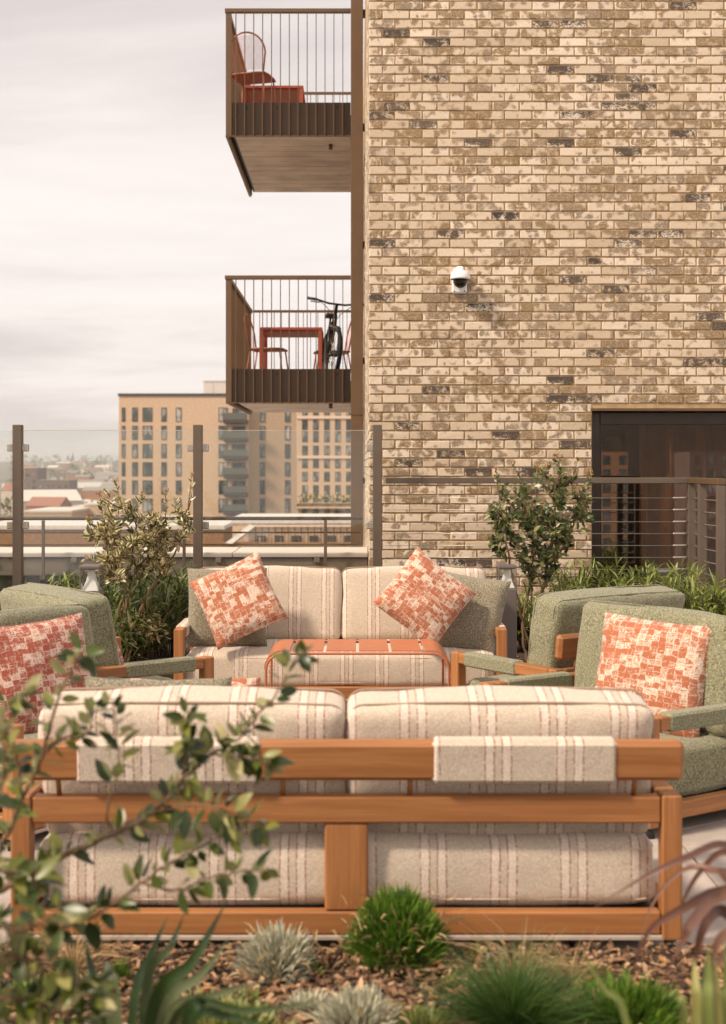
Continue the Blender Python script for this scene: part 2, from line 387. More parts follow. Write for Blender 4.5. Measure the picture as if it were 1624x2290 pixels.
# ------------------------------------------------------------------ mesh helpers
_CB = [(a, s) for a in range(3) for s in (-1, 1)]
def _chamfer():
    # vertex layout: for each corner sign triple, 3 vertices (one lying on each face axis)
    corners = [(x, y, z) for x in (-1, 1) for y in (-1, 1) for z in (-1, 1)]
    idx = {c: i for i, c in enumerate(corners)}
    faces = []
    for ax in range(3):
        for s in (-1, 1):
            o = [a for a in range(3) if a != ax]
            loop = []
            for (u, v) in ((-1, -1), (1, -1), (1, 1), (-1, 1)):
                c = [0, 0, 0]; c[ax] = s; c[o[0]] = u; c[o[1]] = v
                loop.append(idx[tuple(c)] * 3 + ax)
            faces.append(loop)
    for ax in range(3):
        o = [a for a in range(3) if a != ax]
        for u in (-1, 1):
            for v in (-1, 1):
                c0 = [0, 0, 0]; c0[o[0]] = u; c0[o[1]] = v
                c1 = list(c0); c0[ax] = -1; c1[ax] = 1
                i0, i1 = idx[tuple(c0)] * 3, idx[tuple(c1)] * 3
                faces.append([i0 + o[0], i1 + o[0], i1 + o[1], i0 + o[1]])
    for c in corners:
        i = idx[c] * 3
        faces.append([i, i + 1, i + 2])
    # orient outward
    pts = []
    for c in corners:
        for a in range(3):
            p = [x * 0.9 for x in c]; p[a] = c[a]; pts.append(Vector(p))
    ff = []
    for f in faces:
        n = (pts[f[1]] - pts[f[0]]).cross(pts[f[2]] - pts[f[0]])
        cen = sum((pts[i] for i in f), Vector()) / len(f)
        ff.append(f if n.dot(cen) > 0 else f[::-1])
    return corners, ff
CCORN, CFACES = _chamfer()
def chamfer_verts(size, c=(0, 0, 0), b=0.004, jit=0.0, rg=rng):
    hs = [x / 2 for x in size]; b = min(b, min(hs) * 0.9)
    vs_ = []
    for cn in CCORN:
        j = [rg.uniform(-jit, jit) for _ in range(3)] if jit else (0, 0, 0)
        for a in range(3):
            vs_.append(tuple(c[k] + j[k] + cn[k] * (hs[k] if k == a else hs[k] - b) for k in range(3)))
    return vs_

class MB:
    def __init__(s): s.v = []; s.f = []; s.uv = []; s.sm = []
    def add(s, v, f, uv=None, smooth=False):
        o = len(s.v); s.v.extend(tuple(x) for x in v); s.f.extend([tuple(i + o for i in q) for q in f])
        s.sm.extend([smooth] * len(f))
        s.uv.extend(uv if uv is not None else [(0.5, 0.5)] * len(v))
        return s
    def box(s, x0, x1, y0, y1, z0, z1, b=0.004, mat=None):
        vs_ = chamfer_verts((x1 - x0, y1 - y0, z1 - z0), ((x0 + x1) / 2, (y0 + y1) / 2, (z0 + z1) / 2), b)
        if mat is not None: vs_ = [mat @ Vector(p) for p in vs_]
        return s.add(vs_, CFACES)
    def cube(s, x0, x1, y0, y1, z0, z1):
        v = [(x, y, z) for x in (x0, x1) for y in (y0, y1) for z in (z0, z1)]
        return s.add(v, [(0, 1, 3, 2), (4, 6, 7, 5), (0, 4, 5, 1), (2, 3, 7, 6), (0, 2, 6, 4), (1, 5, 7, 3)])
    def bar(s, a, b_, w, h, ch=0.003, up=Vector((0, 0, 1))):
        a, b_ = Vector(a), Vector(b_); d = b_ - a; L = d.length; d.normalize()
        if abs(d.dot(up)) > 0.99: up = Vector((0, 1, 0))
        x = d.cross(up).normalized(); z = x.cross(d)
        m = Matrix((x, d, z)).transposed().to_4x4(); m.translation = (a + b_) / 2
        vs_ = [m @ Vector(p) for p in chamfer_verts((w, L, h), b=ch)]
        return s.add(vs_, CFACES)
    def tube(s, pts, rad, n=8, closed=False, cap=True):
        pts = [Vector(p) for p in pts]; N = len(pts)
        rad = [rad] * N if isinstance(rad, (int, float)) else rad
        v = []; up = None
        for i, p in enumerate(pts):
            if closed: d = pts[(i + 1) % N] - pts[i - 1]
            else: d = pts[min(i + 1, N - 1)] - pts[max(i - 1, 0)]
            d.normalize()
            if up is None:
                up = Vector((0, 0, 1)) if abs(d.z) < 0.9 else Vector((1, 0, 0))
            x = d.cross(up).normalized(); up = x.cross(d).normalized()
            for k in range(n):
                a = 2 * math.pi * k / n
                v.append(p + (x * math.cos(a) + up * math.sin(a)) * rad[i])
        f = []
        for i in range(N if closed else N - 1):
            j = (i + 1) % N
            for k in range(n):
                k2 = (k + 1) % n
                f.append((i * n + k, i * n + k2, j * n + k2, j * n + k))
        if cap and not closed:
            f.append(tuple(range(n))[::-1]); f.append(tuple(range((N - 1) * n, N * n)))
        return s.add(v, f, smooth=True)
    def lathe(s, prof, n=24, c=(0, 0, 0)):
        v = []; f = []
        for r_, z in prof:
            for k in range(n):
                a = 2 * math.pi * k / n
                v.append((c[0] + r_ * math.cos(a), c[1] + r_ * math.sin(a), c[2] + z))
        for i in range(len(prof) - 1):
            for k in range(n):
                k2 = (k + 1) % n
                f.append((i * n + k, i * n + k2, (i + 1) * n + k2, (i + 1) * n + k))
        return s.add(v, f, smooth=True)
    def mesh(s, name):
        me = bpy.data.meshes.new(name)
        me.from_pydata(s.v, [], s.f); 
        uvl = me.uv_layers.new(name='UVMap')
        li = np.zeros(len(me.loops), dtype=np.int32); me.loops.foreach_get('vertex_index', li)
        uvl.data.foreach_set('uv', np.array(s.uv, dtype=np.float32)[li].ravel())
        me.polygons.foreach_set('use_smooth', np.array(s.sm, dtype=bool))
        me.update()
        return me
    def build(s, name, m, parent=None, loc=None, rot=None):
        return link(name, s.mesh(name), m, parent, loc, rot)

def link(name, me, m=None, parent=None, loc=None, rot=None):
    o = bpy.data.objects.new(name, me)
    if m is not None and not me.materials: me.materials.append(m)
    C.objects.link(o)
    if parent is not None: o.parent = parent
    if loc is not None: o.location = loc
    if rot is not None: o.rotation_euler = rot
    return o
def tag(o, label=None, cat=None, group=None, kind=None):
    if label: o['label'] = label
    if cat: o['category'] = cat
    if group: o['group'] = group
    if kind: o['kind'] = kind
    return o
def thing(name, label, cat, loc=(0, 0, 0), rz=0.0, group=None):
    o = bpy.data.objects.new(name, None); C.objects.link(o)
    o.empty_display_size = 0.1
    o.location = loc; o.rotation_euler = (0, 0, rz)
    return tag(o, label, cat, group)
def kids(o): return [c for c in bpy.data.objects if c.parent == o]
def copy_tree(o, parent=None):
    c = o.copy(); C.objects.link(c)
    if parent is not None: c.parent = parent
    for k in list(o.children): copy_tree(k, c)
    return c
def D(x, y, Y):   # surveyed direction + distance -> world point
    return Vector(((x - VX) / F * Y, Y, EYE - (y - VY) / F * Y))

def cushion_mesh(name, w, d, h, r=0.06, puff=(0.0, 0.0, 0.0), n=16, wrinkle=0.006, seed=0):
    """rounded box w (x) * d (y) * h (z); puff: crown height added on the faces of each axis"""
    half = (w / 2, d / 2, h / 2)
    bm = bmesh.new()
    bmesh.ops.create_cube(bm, size=2.0)
    bmesh.ops.subdivide_edges(bm, edges=bm.edges[:], cuts=n, use_grid_fill=True)
    rg = random.Random(seed)
    ph = [rg.uniform(0, 6.28) for _ in range(8)]
    for v in bm.verts:
        t = [math.copysign(abs(c) ** 0.8 if abs(c) < 1 else 1, c) for c in v.co]
        p = [t[i] * half[i] for i in range(3)]
        q = [max(-(half[i] - r), min(half[i] - r, p[i])) for i in range(3)]
        dv = Vector(p) - Vector(q)
        if dv.length > 1e-9: dv = dv.normalized() * r
        o = Vector(q) + dv
        for ax in range(3):
            if puff[ax]:
                a, b = [k for k in range(3) if k != ax]
                wgt = (1 - min(1, abs(o[a] / half[a])) ** 2.4) * (1 - min(1, abs(o[b] / half[b])) ** 2.4)
                o[ax] += math.copysign(puff[ax] * wgt * min(1, abs(o[ax]) / (half[ax] * 0.5)), o[ax])
        k = wrinkle
        o += Vector((math.sin(9 * o.z + ph[0]) * math.sin(7 * o.y + ph[1]),
                     math.sin(8 * o.x + ph[2]) * math.sin(10 * o.z + ph[3]),
                     math.sin(7.5 * o.x + ph[4]) * math.sin(9 * o.y + ph[5]))) * k
        o += Vector((math.sin(23 * o.z + ph[6]), math.sin(19 * o.x + ph[7]), math.sin(21 * o.y + ph[0]))) * k * 0.35
        o += Vector((math.sin(37 * o.z + 11 * o.x + ph[1]), math.sin(41 * o.x + 13 * o.z + ph[2]), math.sin(33 * o.x - 17 * o.y + ph[3]))) * k * 0.22
        v.co = o
    for f in bm.faces: f.smooth = True
    me = bpy.data.meshes.new(name); bm.to_mesh(me); bm.free()
    return me
def rr_loop(w, h, r, n=6):
    pts = []
    for cx, cy, a0 in ((w / 2 - r, h / 2 - r, 0), (-w / 2 + r, h / 2 - r, 90), (-w / 2 + r, -h / 2 + r, 180), (w / 2 - r, -h / 2 + r, 270)):
        for k in range(n + 1):
            a = R(a0 + 90 * k / n); pts.append((cx + r * math.cos(a), cy + r * math.sin(a)))
    return pts
def square_pillow(name, s, th, seed=0, n=18):
    """scatter cushion in the x-z plane, thick along y, pinched corners"""
    half = s / 2
    mb = MB(); rg = random.Random(seed); ph = [rg.uniform(0, 6.28) for _ in range(6)]
    v = []; f = []
    for side in (-1, 1):
        for j in range(n + 1):
            for i in range(n + 1):
                u, w_ = -1 + 2 * i / n, -1 + 2 * j / n
                prof = ((1 - abs(u) ** 3.2) * (1 - abs(w_) ** 3.2)) ** 0.55
                pin = 1 - 0.05 * (1 - abs(w_) ** 2) * abs(u) ** 3; pin2 = 1 - 0.05 * (1 - abs(u) ** 2) * abs(w_) ** 3
                y = side * (th / 2 * prof + 0.003) + 0.006 * math.sin(5 * u + ph[0]) * math.sin(4 * w_ + ph[1]) * prof
                v.append((half * u * pin, y + 0.004 * math.sin(9 * u * w_ + ph[2]), half * w_ * pin2))
    K = (n + 1) ** 2
    for side in (0, 1):
        for j in range(n):
            for i in range(n):
                a = side * K + j * (n + 1) + i; q = (a, a + 1, a + n + 2, a + n + 1)
                f.append(q if side == 0 else q[::-1])
    ring = [i for i in range(n + 1)] + [j * (n + 1) + n for j in range(1, n + 1)] + [n * (n + 1) + i for i in range(n - 1, -1, -1)] + [j * (n + 1) for j in range(n - 1, 0, -1)]
    for k in range(len(ring)):
        a, b = ring[k], ring[(k + 1) % len(ring)]
        f.append((a, a + K, b + K, b))
    mb.add(v, f, smooth=True)
    return mb.mesh(name)

# ================================================================== SETTING
# ---- terrace floor with pavers
b = MB().box(-6, 6, 3.9, 11.4, -0.4, -0.012, 0.001)
floor = tag(b.build('terrace_floor', M['joint']), kind='structure')
tile_mesh = [MB().add(chamfer_verts((0.592, 0.592, 0.03), b=0.004, jit=0.0006), CFACES).mesh('paver') for _ in range(4)]
for i in range(-6, 6):
    for j in range(0, 9):
        link('paver', tile_mesh[(i * 3 + j) % 4], M['tile'], floor, (0.36 + i * 0.6, 4.22 + j * 0.6, -0.013 + rng.uniform(-0.001, 0.001)), (0, 0, 0))

# ---- planting beds (soil)
def soil_sheet(name, x0, x1, y0, y1, z, amp, n=40, m=16):
    v = []; f = []
    for j in range(m + 1):
        for i in range(n + 1):
            x = x0 + (x1 - x0) * i / n; y = y0 + (y1 - y0) * j / m
            v.append((x, y, z + amp * (math.sin(x * 7.1 + y * 3) * math.sin(y * 9 + x * 2) * 0.5 + rng.uniform(-0.5, 0.5))))
    for j in range(m):
        for i in range(n):
            a = j * (n + 1) + i; f.append((a, a + 1, a + n + 2, a + n + 1))
    k = len(v)
    v += [(x0, y0, -0.4), (x1, y0, -0.4), (x1, y1, -0.4), (x0, y1, -0.4)]
    f.append(tuple([k + 3, k + 2] + [m * (n + 1) + i for i in range(n, -1, -1)]))
    f.append(tuple([k, k + 1] + [i for i in range(n, -1, -1)]))
    return tag(MB().add(v, f).build(name, M['soil']), kind='structure')
BEDZ = 0.055
soil_sheet('planting_bed', -3.2, 3.2, 0.3, 3.87, BEDZ, 0.022, 60, 40)
soil_sheet('planting_bed', -5.5, 6.0, 9.0, 11.0, 0.10, 0.03)

# ---- city ground and hills
def terrain():
    v = []; f = []
    ys = [40, 150, 400, 800, 1300, 1900, 2600, 3400, 4200, 5200, 7000, 12000]
    n = 60
    for Y in ys:
        for i in range(n + 1):
            x = (-1.6 + 3.2 * i / n) * (Y + 200)
            z = -26.0
            if Y > 1300:
                t_ = min(1, (Y - 1300) / 3000)
                z += t_ * (46 + 9 * math.sin(x / 420.0 + 1) + 5 * math.sin(x / 170.0)) * (1 if Y < 6000 else 0.9)
            v.append((x, Y, z))
    for j in range(len(ys) - 1):
        for i in range(n):
            a = j * (n + 1) + i; f.append((a, a + 1, a + n + 2, a + n + 1))
    return MB().add(v, f).build('city_ground', M['ground'])
tag(terrain(), kind='structure')

# ================================================================== BRICK BUILDING
WY = 11.03; WX0 = 0.121
bld = thing('apartment_building', 'pale buff brick apartment building with dark window and stacked bronze balconies', 'building', (0, 0, 0))
WIN_X0, WIN_Z1 = 1.949, EYE + 0.447
def wall_mesh():
    m = MB()
    m.cube(WX0 + 0.008, WIN_X0 + 0.004, WY + 0.009, WY + 0.33, -0.5, 7.0)
    m.cube(WIN_X0 + 0.004, 5.6, WY + 0.009, WY + 0.33, WIN_Z1 + 0.02, 7.0)
    m.cube(WX0 + 0.008, WX0 + 0.3, WY + 0.33, 27.0, -0.5, 7.0)
    return m
wall_mesh().build('wall', M['mortar'], bld)
# bricks: stretcher bond, course 75 mm
PITCH, COURSE = 0.225, 0.0752
z_top = EYE + (1040 - 412.8) / 272.0        # upper edge of a surveyed course
bricks = []
k0 = int((z_top + 0.3) / COURSE)
for row in range(-90, 40):
    z1 = z_top + row * COURSE; zc = z1 - 0.0325
    if zc < 0.0 or zc > 5.75: continue
    half = (row % 2 != 0)
    x = WX0
    first = True
    while x < 4.2:
        L = 0.1025 if (first and half) else 0.215
        if first and not half: L = 0.207
        a, bb = x, x + L + rng.uniform(-0.004, 0.004)
        x = x + L + 0.0105; first = False
        if zc < WIN_Z1 + 0.035:
            if a > WIN_X0 - 0.03: continue
            if bb > WIN_X0: bb = WIN_X0
            if bb - a < 0.03: continue
        bricks.append((a, bb, zc))
def brick_verts(L, seed):
    rg = random.Random(seed)
    vs_ = []
    hs = (L / 2, 0.05, 0.0325)
    bz = 0.0045
    for cn in CCORN:
        j = (rg.uniform(-0.0022, 0.0022), rg.uniform(-0.002, 0.0015) , rg.uniform(-0.0022, 0.0022))
        for a in range(3):
            vs_.append(tuple(j[k] + cn[k] * (hs[k] if k == a else hs[k] - bz) for k in range(3)))
    uv = [((p[0] / L + 0.5), (p[2] / 0.065 + 0.5)) for p in vs_]
    return vs_, uv
full_meshes = []
for s_ in range(14):
    v_, u_ = brick_verts(0.215, s_)
    me = MB().add(v_, CFACES, u_).mesh('brick'); me.materials.append(M['brick']); full_meshes.append(me)
# the whole unobstructed bricks that show largest become parts; the rest one joined part
cand = [q for q in bricks if abs((q[1] - q[0]) - 0.215) < 0.009 and q[0] > WX0 + 0.1 and q[1] < 3.0 and 2.05 < q[2] < 4.6]
cand.sort(key=lambda q: (q[0] + q[1]) ** 2 / 4 * 0.6 + (q[2] - 2.6) ** 2)
chosen = set(id(q) for q in cand[:300])
rest = MB()
for q in bricks:
    a, bb, zc = q
    yj = rng.uniform(-0.0015, 0.0025)
    if id(q) in chosen:
        link('brick', full_meshes[rng.randrange(14)], None, bld, ((a + bb) / 2, WY + 0.05 + yj, zc))
    else:
        v_, u_ = brick_verts(bb - a, rng.randrange(10 ** 6))
        rest.add([(p[0] + (a + bb) / 2, p[1] + WY + 0.05 + yj, p[2] + zc) for p in v_], CFACES, u_)
# side wall courses, seen at a sharp angle
for row in range(-90, 40):
    zc = z_top + row * COURSE - 0.0325
    if zc < 0.0 or zc > 5.75: continue
    y = WY + 0.112 + (0.1125 if row % 2 == 0 else 0.0)
    while y < 20.5:
        L = 0.215
        v_, u_ = brick_verts(L, rng.randrange(10 ** 6))
        rest.add([(WX0 + 0.05 - p[1] - 0.001, y + L / 2 + p[0], p[2] + zc) if False else (WX0 + 0.05 + p[1], y + L / 2 - p[0], p[2] + zc) for p in v_], CFACES, u_)
        y += L + 0.0105
o = rest.build('brick', M['brick'], bld); o['kind'] = 'stuff'
for k in range(7):
    for zc in (1.30, 3.04):
        MB().cube(0.42 + k * 0.45 + (0.11 if zc > 2 else 0), 0.432 + k * 0.45 + (0.11 if zc > 2 else 0), WY + 0.002, WY + 0.02, zc, zc + 0.03).build('weep_vent', M['blackm'], bld)
# dark window
wf = MB()
fx0, fz1 = WIN_X0 + 0.012, WIN_Z1 - 0.012
wy = WY + 0.10
wf.box(fx0, fx0 + 0.075, wy, wy + 0.07, 0.0, fz1, 0.004)
wf.box(fx0 + 0.077, 5.2, wy, wy + 0.07, fz1 - 0.10, fz1, 0.004)
wf.box(fx0 + 0.077, fx0 + 0.092, wy + 0.012, wy + 0.06, 0.0, fz1 - 0.103, 0.003)
win = wf.build('window', M['wframe'], bld)
MB().cube(fx0 + 0.085, 5.2, wy + 0.03, wy + 0.042, 0.0, fz1 - 0.09).build('pane', M['wglass'], win)
MB().box(4.1, 4.18, wy - 0.002, wy + 0.068, 0.0, fz1 - 0.105, 0.004).build('mullion', M['wframe'], win)
MB().box(WIN_X0 - 0.005, 5.3, WY - 0.004, WY + 0.10, WIN_Z1 - 0.002, WIN_Z1 + 0.017, 0.002).build('lintel', M['bronze'], win)
room = MB()
room.cube(WIN_X0 - 0.6, 6.0, WY + 3.6, WY + 3.7, -0.4, 2.4); room.cube(WIN_X0 - 0.7, WIN_X0 - 0.6, WY + 0.34, WY + 3.6, -0.4, 2.4)
room.cube(WIN_X0 - 0.6, 6.0, WY + 0.34, WY + 3.6, 2.4, 2.5); room.cube(WIN_X0 - 0.6, 6.0, WY + 0.34, WY + 3.6, -0.5, -0.4)
room.cube(6.0, 6.1, WY + 0.34, WY + 3.6, -0.4, 2.4)
room.build('room', plain("dim room plaster", (0.20, 0.15, 0.11), 0.9), bld)
# curtain folds behind the pane
v = []; f = []; nn = 150
cx0, cx1 = 2.42, 4.6
for i in range(nn + 1):
    x = cx0 + (cx1 - cx0) * i / nn
    y = WY + 0.40 + 0.10 * math.sin(x * 23) + 0.06 * math.sin(x * 11 + 1) + 0.012 * math.sin(x * 71)
    v += [(x, y, 0.02), (x, y + 0.01 * math.sin(x * 17), fz1 + 0.1)]
for i in range(nn):
    f.append((2 * i, 2 * i + 2, 2 * i + 3, 2 * i + 1))
cu = MB().add(v, f, smooth=True).build('curtain', plain("brown curtain", (0.60, 0.38, 0.20), 0.9, 0, 0.15, 8))
md = cu.modifiers.new('thickness', 'SOLIDIFY'); md.thickness = 0.004
tag(cu, 'brown folded curtain hanging behind the dark window glass', 'curtain')

# dim person standing inside behind the pane
def window_person():
    X, Y = 2.27, 11.72
    me = bpy.data.meshes.new('person')
    J = [(0, 0, .93), (0, .01, 1.12), (0, .02, 1.30), (0, .02, 1.43), (0, .0, 1.50), (0, -.01, 1.58), (0, -.01, 1.67),
         (-.17, .02, 1.38), (-.21, .04, 1.12), (-.17, -.08, .92), (-.16, -.12, .84), (.17, .02, 1.38), (.21, .04, 1.12), (.17, -.08, .92), (.16, -.12, .84),
         (-.09, 0, .86), (-.10, -.02, .48), (-.10, .03, .08), (-.11, -.09, .03), (.09, 0, .86), (.10, -.02, .48), (.10, .03, .08), (.11, -.09, .03)]
    E = [(0, 1), (1, 2), (2, 3), (3, 4), (4, 5), (5, 6), (3, 7), (7, 8), (8, 9), (9, 10), (3, 11), (11, 12), (12, 13), (13, 14), (0, 15), (15, 16), (16, 17), (17, 18), (0, 19), (19, 20), (20, 21), (21, 22)]
    Rr = [.14, .13, .15, .10, .055, .085, .085, .065, .045, .035, .03, .065, .045, .035, .03, .085, .06, .045, .035, .085, .06, .045, .035]
    bm = bmesh.new(); sk = bm.verts.layers.skin.verify()
    bvs = [bm.verts.new(p) for p in J]
    for i, r_ in enumerate(Rr): bvs[i][sk].radius = (r_, r_ * 0.85)
    bvs[0][sk].use_root = True
    for a, b in E: bm.edges.new((bvs[a], bvs[b]))
    bm.to_mesh(me); bm.free()
    o = link('person', me, plain('dark clothing', (0.03, 0.024, 0.022), 0.9), None, (X, Y, 0), (0, 0, R(-20)))
    o.modifiers.new('skin', 'SKIN'); sb = o.modifiers.new('sub', 'SUBSURF'); sb.levels = 2; sb.render_levels = 2
    tag(o, 'person in dark clothes dimly seen behind the left end of the dark window', 'person')
    f_ = cushion_mesh('face', 0.15, 0.10, 0.19, 0.05, (0, 0.03, 0), 8, 0.0)
    link('face', f_, plain('dim skin', (0.25, 0.14, 0.09), 0.6), o, (0, -0.06, 1.62))
    h_ = cushion_mesh('hair', 0.20, 0.20, 0.16, 0.075, (0, 0.01, 0.02), 8, 0.004)
    link('hair', h_, plain('dark hair', (0.012, 0.009, 0.008), 0.7), o, (0, 0.015, 1.685))
window_person()

# ---- column and balconies on the side wall
BY0, BY1, BX0, BX1 = 16.0, 19.6, -1.536, -0.043
col = MB().box(-0.043, 0.100, 15.75, 15.97, EYE - (1222 - 1040) / 3000 * 15.75, 7.2, 0.004)
column = col.build('column', M['bronze'], bld)
MB().box(-0.045, 0.102, 15.745, 15.975, EYE + 0.585, EYE + 0.592, 0.002).build('joint_strip', M['bronze_d'], column)
for yd in (24, 280, 545, 806, 1075):
    z = EYE + (1040 - yd) / 3000 * 15.75
    MB().box(0.100, 0.128, 15.80, 15.92, z - 0.035, z + 0.035, 0.003).build('bracket', M['blackm'], column)

def balcony(zb):
    """zb: underside of the fascia"""
    zf = zb + 0.402; zt = zb + 1.515
    slab = MB().box(BX0 + 0.05, BX1, BY0 + 0.06, BY1 - 0.03, zb + 0.13, zb + 0.265, 0.005).build('balcony', M['flash'], bld)
    MB().box(BX0 + 0.034, BX1 - 0.004, BY0 + 0.03, BY0 + 0.05, zb + 0.004, zf, 0.002).build('fascia_panel', M['bronze_d'], slab)
    MB().box(BX0 + 0.034, BX1 - 0.004, BY1 - 0.025, BY1 - 0.005, zb + 0.10, zb + 0.30, 0.002).build('fascia_panel', M['bronze_d'], slab)
    MB().box(BX0 + 0.03, BX0 + 0.045, BY0 + 0.052, BY1 - 0.03, zb + 0.004, zf, 0.002).build('fascia_panel', M['bronze_d'], slab)
    MB().box(BX0 - 0.01, BX1 - 0.002, BY0 - 0.01, BY0 + 0.055, zt - 0.045, zt, 0.003).build('handrail', M['bronze'], slab)
    MB().box(BX0 - 0.01, BX0 + 0.05, BY0 + 0.057, BY1, zt - 0.045, zt, 0.003).build('handrail', M['bronze'], slab)
    MB().box(BX0 + 0.055, BX1 - 0.002, BY1 - 0.03, BY1 + 0.01, zt - 0.035, zt, 0.003).build('handrail', M['bronze'], slab)
    MB().box(BX0 - 0.003, BX1 - 0.002, BY0 - 0.002, BY0 + 0.029, zb - 0.012, zb + 0.002, 0.002).build('bottom_rail', M['bronze'], slab)
    MB().box(BX0 - 0.003, BX0 + 0.032, BY0 + 0.032, BY1 + 0.004, zb - 0.012, zb + 0.002, 0.002).build('bottom_rail', M['bronze'], slab)
    MB().box(BX0, BX0 + 0.07, BY0 + 0.002, BY0 + 0.026, zb + 0.004, zt - 0.047, 0.002).build('corner_post', M['bronze'], slab)
    bal = MB().box(-0.0045, 0.0045, -0.022, 0.022, zb + 0.004, zt - 0.047, 0.001).mesh('baluster')
    sid = MB().box(-0.022, 0.022, -0.0045, 0.0045, zb + 0.004, zt - 0.047, 0.001).mesh('baluster')
    back = MB().box(-0.0045, 0.0045, -0.015, 0.015, zb + 0.30, zt - 0.037, 0.001).mesh('baluster')
    n = 13
    for i in range(1, n + 1):
        x = BX0 + 0.09 + i * 0.1063 - 0.075
        link('baluster', bal, M['bronze'], slab, (x, BY0 + 0.005, 0))
        link('baluster', back, M['bronze'], slab, (x + 0.03, BY1 - 0.008, 0))
    ns_ = 33
    for i in range(1, ns_ + 1):
        link('baluster', sid, M['bronze'], slab, (BX0 + 0.010, BY0 + 0.04 + i * (BY1 - BY0 - 0.04) / (ns_ + 0.5), 0))
    for i in range(4):
        x = BX0 + 0.25 + i * 0.36
        MB().tube([(x, BY0 + 0.03, zb + 0.34), (x, BY0 + 0.018, zb + 0.34)], 0.009, 8).build('bolt', M['blackm'], slab)
    MB().tube([(BX1 - 0.25, BY0 + 0.5, zb + 0.03), (BX1 - 0.25, BY0 + 0.5, zb - 0.05)], 0.025, 10).build('drain_spout', M['bronze_d'], slab)
    nb = 12
    y0, y1 = BY0 + 0.055, BY1 - 0.20
    for i in range(nb):
        a = y0 + (y1 - y0) * i / nb; c = y0 + (y1 - y0) * (i + 1) / nb - 0.024
        MB().box(BX0 + 0.10, BX1 - 0.004, a, c, zb + 0.012 + rng.uniform(0, 0.004), zb + 0.03, 0.003).build('soffit_board', M['soffit'], slab)
    MB().box(BX0 + 0.06, BX1, BY0 + 0.055, BY1 - 0.03, zb + 0.05, zb + 0.125, 0.002).build('soffit_gap_shade', M['black'], slab)  # solid black box painting the shade in the gaps above the boards
    return slab
ZB1 = EYE + (1040 - 900) / 3000 * 16.0
ZB2 = EYE + (1040 - 303) / 3000 * 16.0
balcony(ZB1); balcony(ZB2)
FL1, FL2 = ZB1 + 0.266, ZB2 + 0.266

# ---- security camera on the wall
camx, camz = (1027 - VX) / 272.0, EYE + (1040 - 620) / 272.0
scam = thing('security_camera', 'white dome security camera mounted on the buff brick wall', 'security camera', (camx, WY, camz))
MB().box(-0.062, 0.062, -0.03, -0.002, -0.135, 0.01, 0.012).build('mount_plate', M['white'], scam)
MB().box(-0.035, 0.03, -0.115, -0.028, 0.02, 0.075, 0.012).build('bracket', M['white'], scam)
MB().lathe([(0.0, 0.036), (0.05, 0.036), (0.074, 0.026), (0.082, -0.02), (0.083, -0.034), (0.072, -0.034)], 28, (0, -0.115, 0)).build('housing', M['white'], scam)
MB().lathe([(0.07, -0.030), (0.058, -0.036), (0.056, -0.06), (0.044, -0.085), (0.022, -0.10), (0.0, -0.105)], 24, (0, -0.115, 0)).build('dome', plain("smoked black dome", (0.01, 0.01, 0.01), 0.12), scam)
for sx in (-0.042, 0.042):
    MB().tube([(sx, -0.0335, -0.118), (sx, -0.029, -0.118)], 0.005, 8).build('screw', M['blackm'], scam)
MB().tube([(-0.045, -0.11, 0.045), (-0.045, -0.09, 0.045)], 0.012, 10).build('hinge', M['white'], scam)

# ================================================================== PARAPET, GUARD RAIL, GLASS BALUSTRADE
par = thing('parapet_wall', 'dark rendered parapet wall with pale coping behind the glass screen', 'wall', (0, 11.6, 0))
MB().box(-7, WX0 - 0.004, 0.10, 0.62, -0.5, 0.50, 0.004).build('wall', M['render'], par)
MB().box(-7, WX0 - 0.004, 0.02, 0.09, 0.50, 0.655, 0.01).build('flashing', M['flash'], par)
MB().box(-7, WX0 - 0.004, 0.105, 0.62, 0.505, 0.655, 0.01).build('wall_top', M['render'], par)
for i in range(6):
    x0 = -7 + i * 1.19
    MB().box(x0, min(x0 + 1.184, WX0 - 0.004), 0.0, 0.78, 0.662, 0.703, 0.006).build('coping', M['coping'], par)
for x in (-3.15, -2.45, -1.2, -0.35):
    MB().box(x, x + 0.05, -0.012, 0.018, 0.615, 0.66, 0.003).build('clip', M['flash'], par)

GR = thing('guard_railing', 'slim bronze guard railing with three rails fixed above the parapet', 'railing', (0, 11.5, 0))
def xat(x, Y): return (x - VX) / F * Y
for z, r_ in ((EYE - 0.458, 0.016), (EYE - 0.578, 0.008), (EYE - 0.683, 0.008)):
    MB().tube([(-7, 0, z), (xat(812 if r_ > 0.01 else 808, 11.5), 0, z)], r_, 8).build('rail', M['post'], GR)
for x in (-218, 97, 412, 728):
    X = xat(x, 11.5)
    MB().box(X - 0.013, X + 0.013, -0.012, 0.012, EYE - 0.985, EYE - 0.475, 0.003).build('post', M['post'], GR)
    MB().box(X - 0.03, X + 0.03, 0.0, 0.2, EYE - 0.99, EYE - 0.94, 0.004).build('base_plate', M['post'], GR)
X = xat(808, 11.5)
MB().box(X - 0.007, X + 0.007, -0.007, 0.007, EYE - 0.70, EYE - 0.57, 0.002).build('end_bar', M['post'], GR)

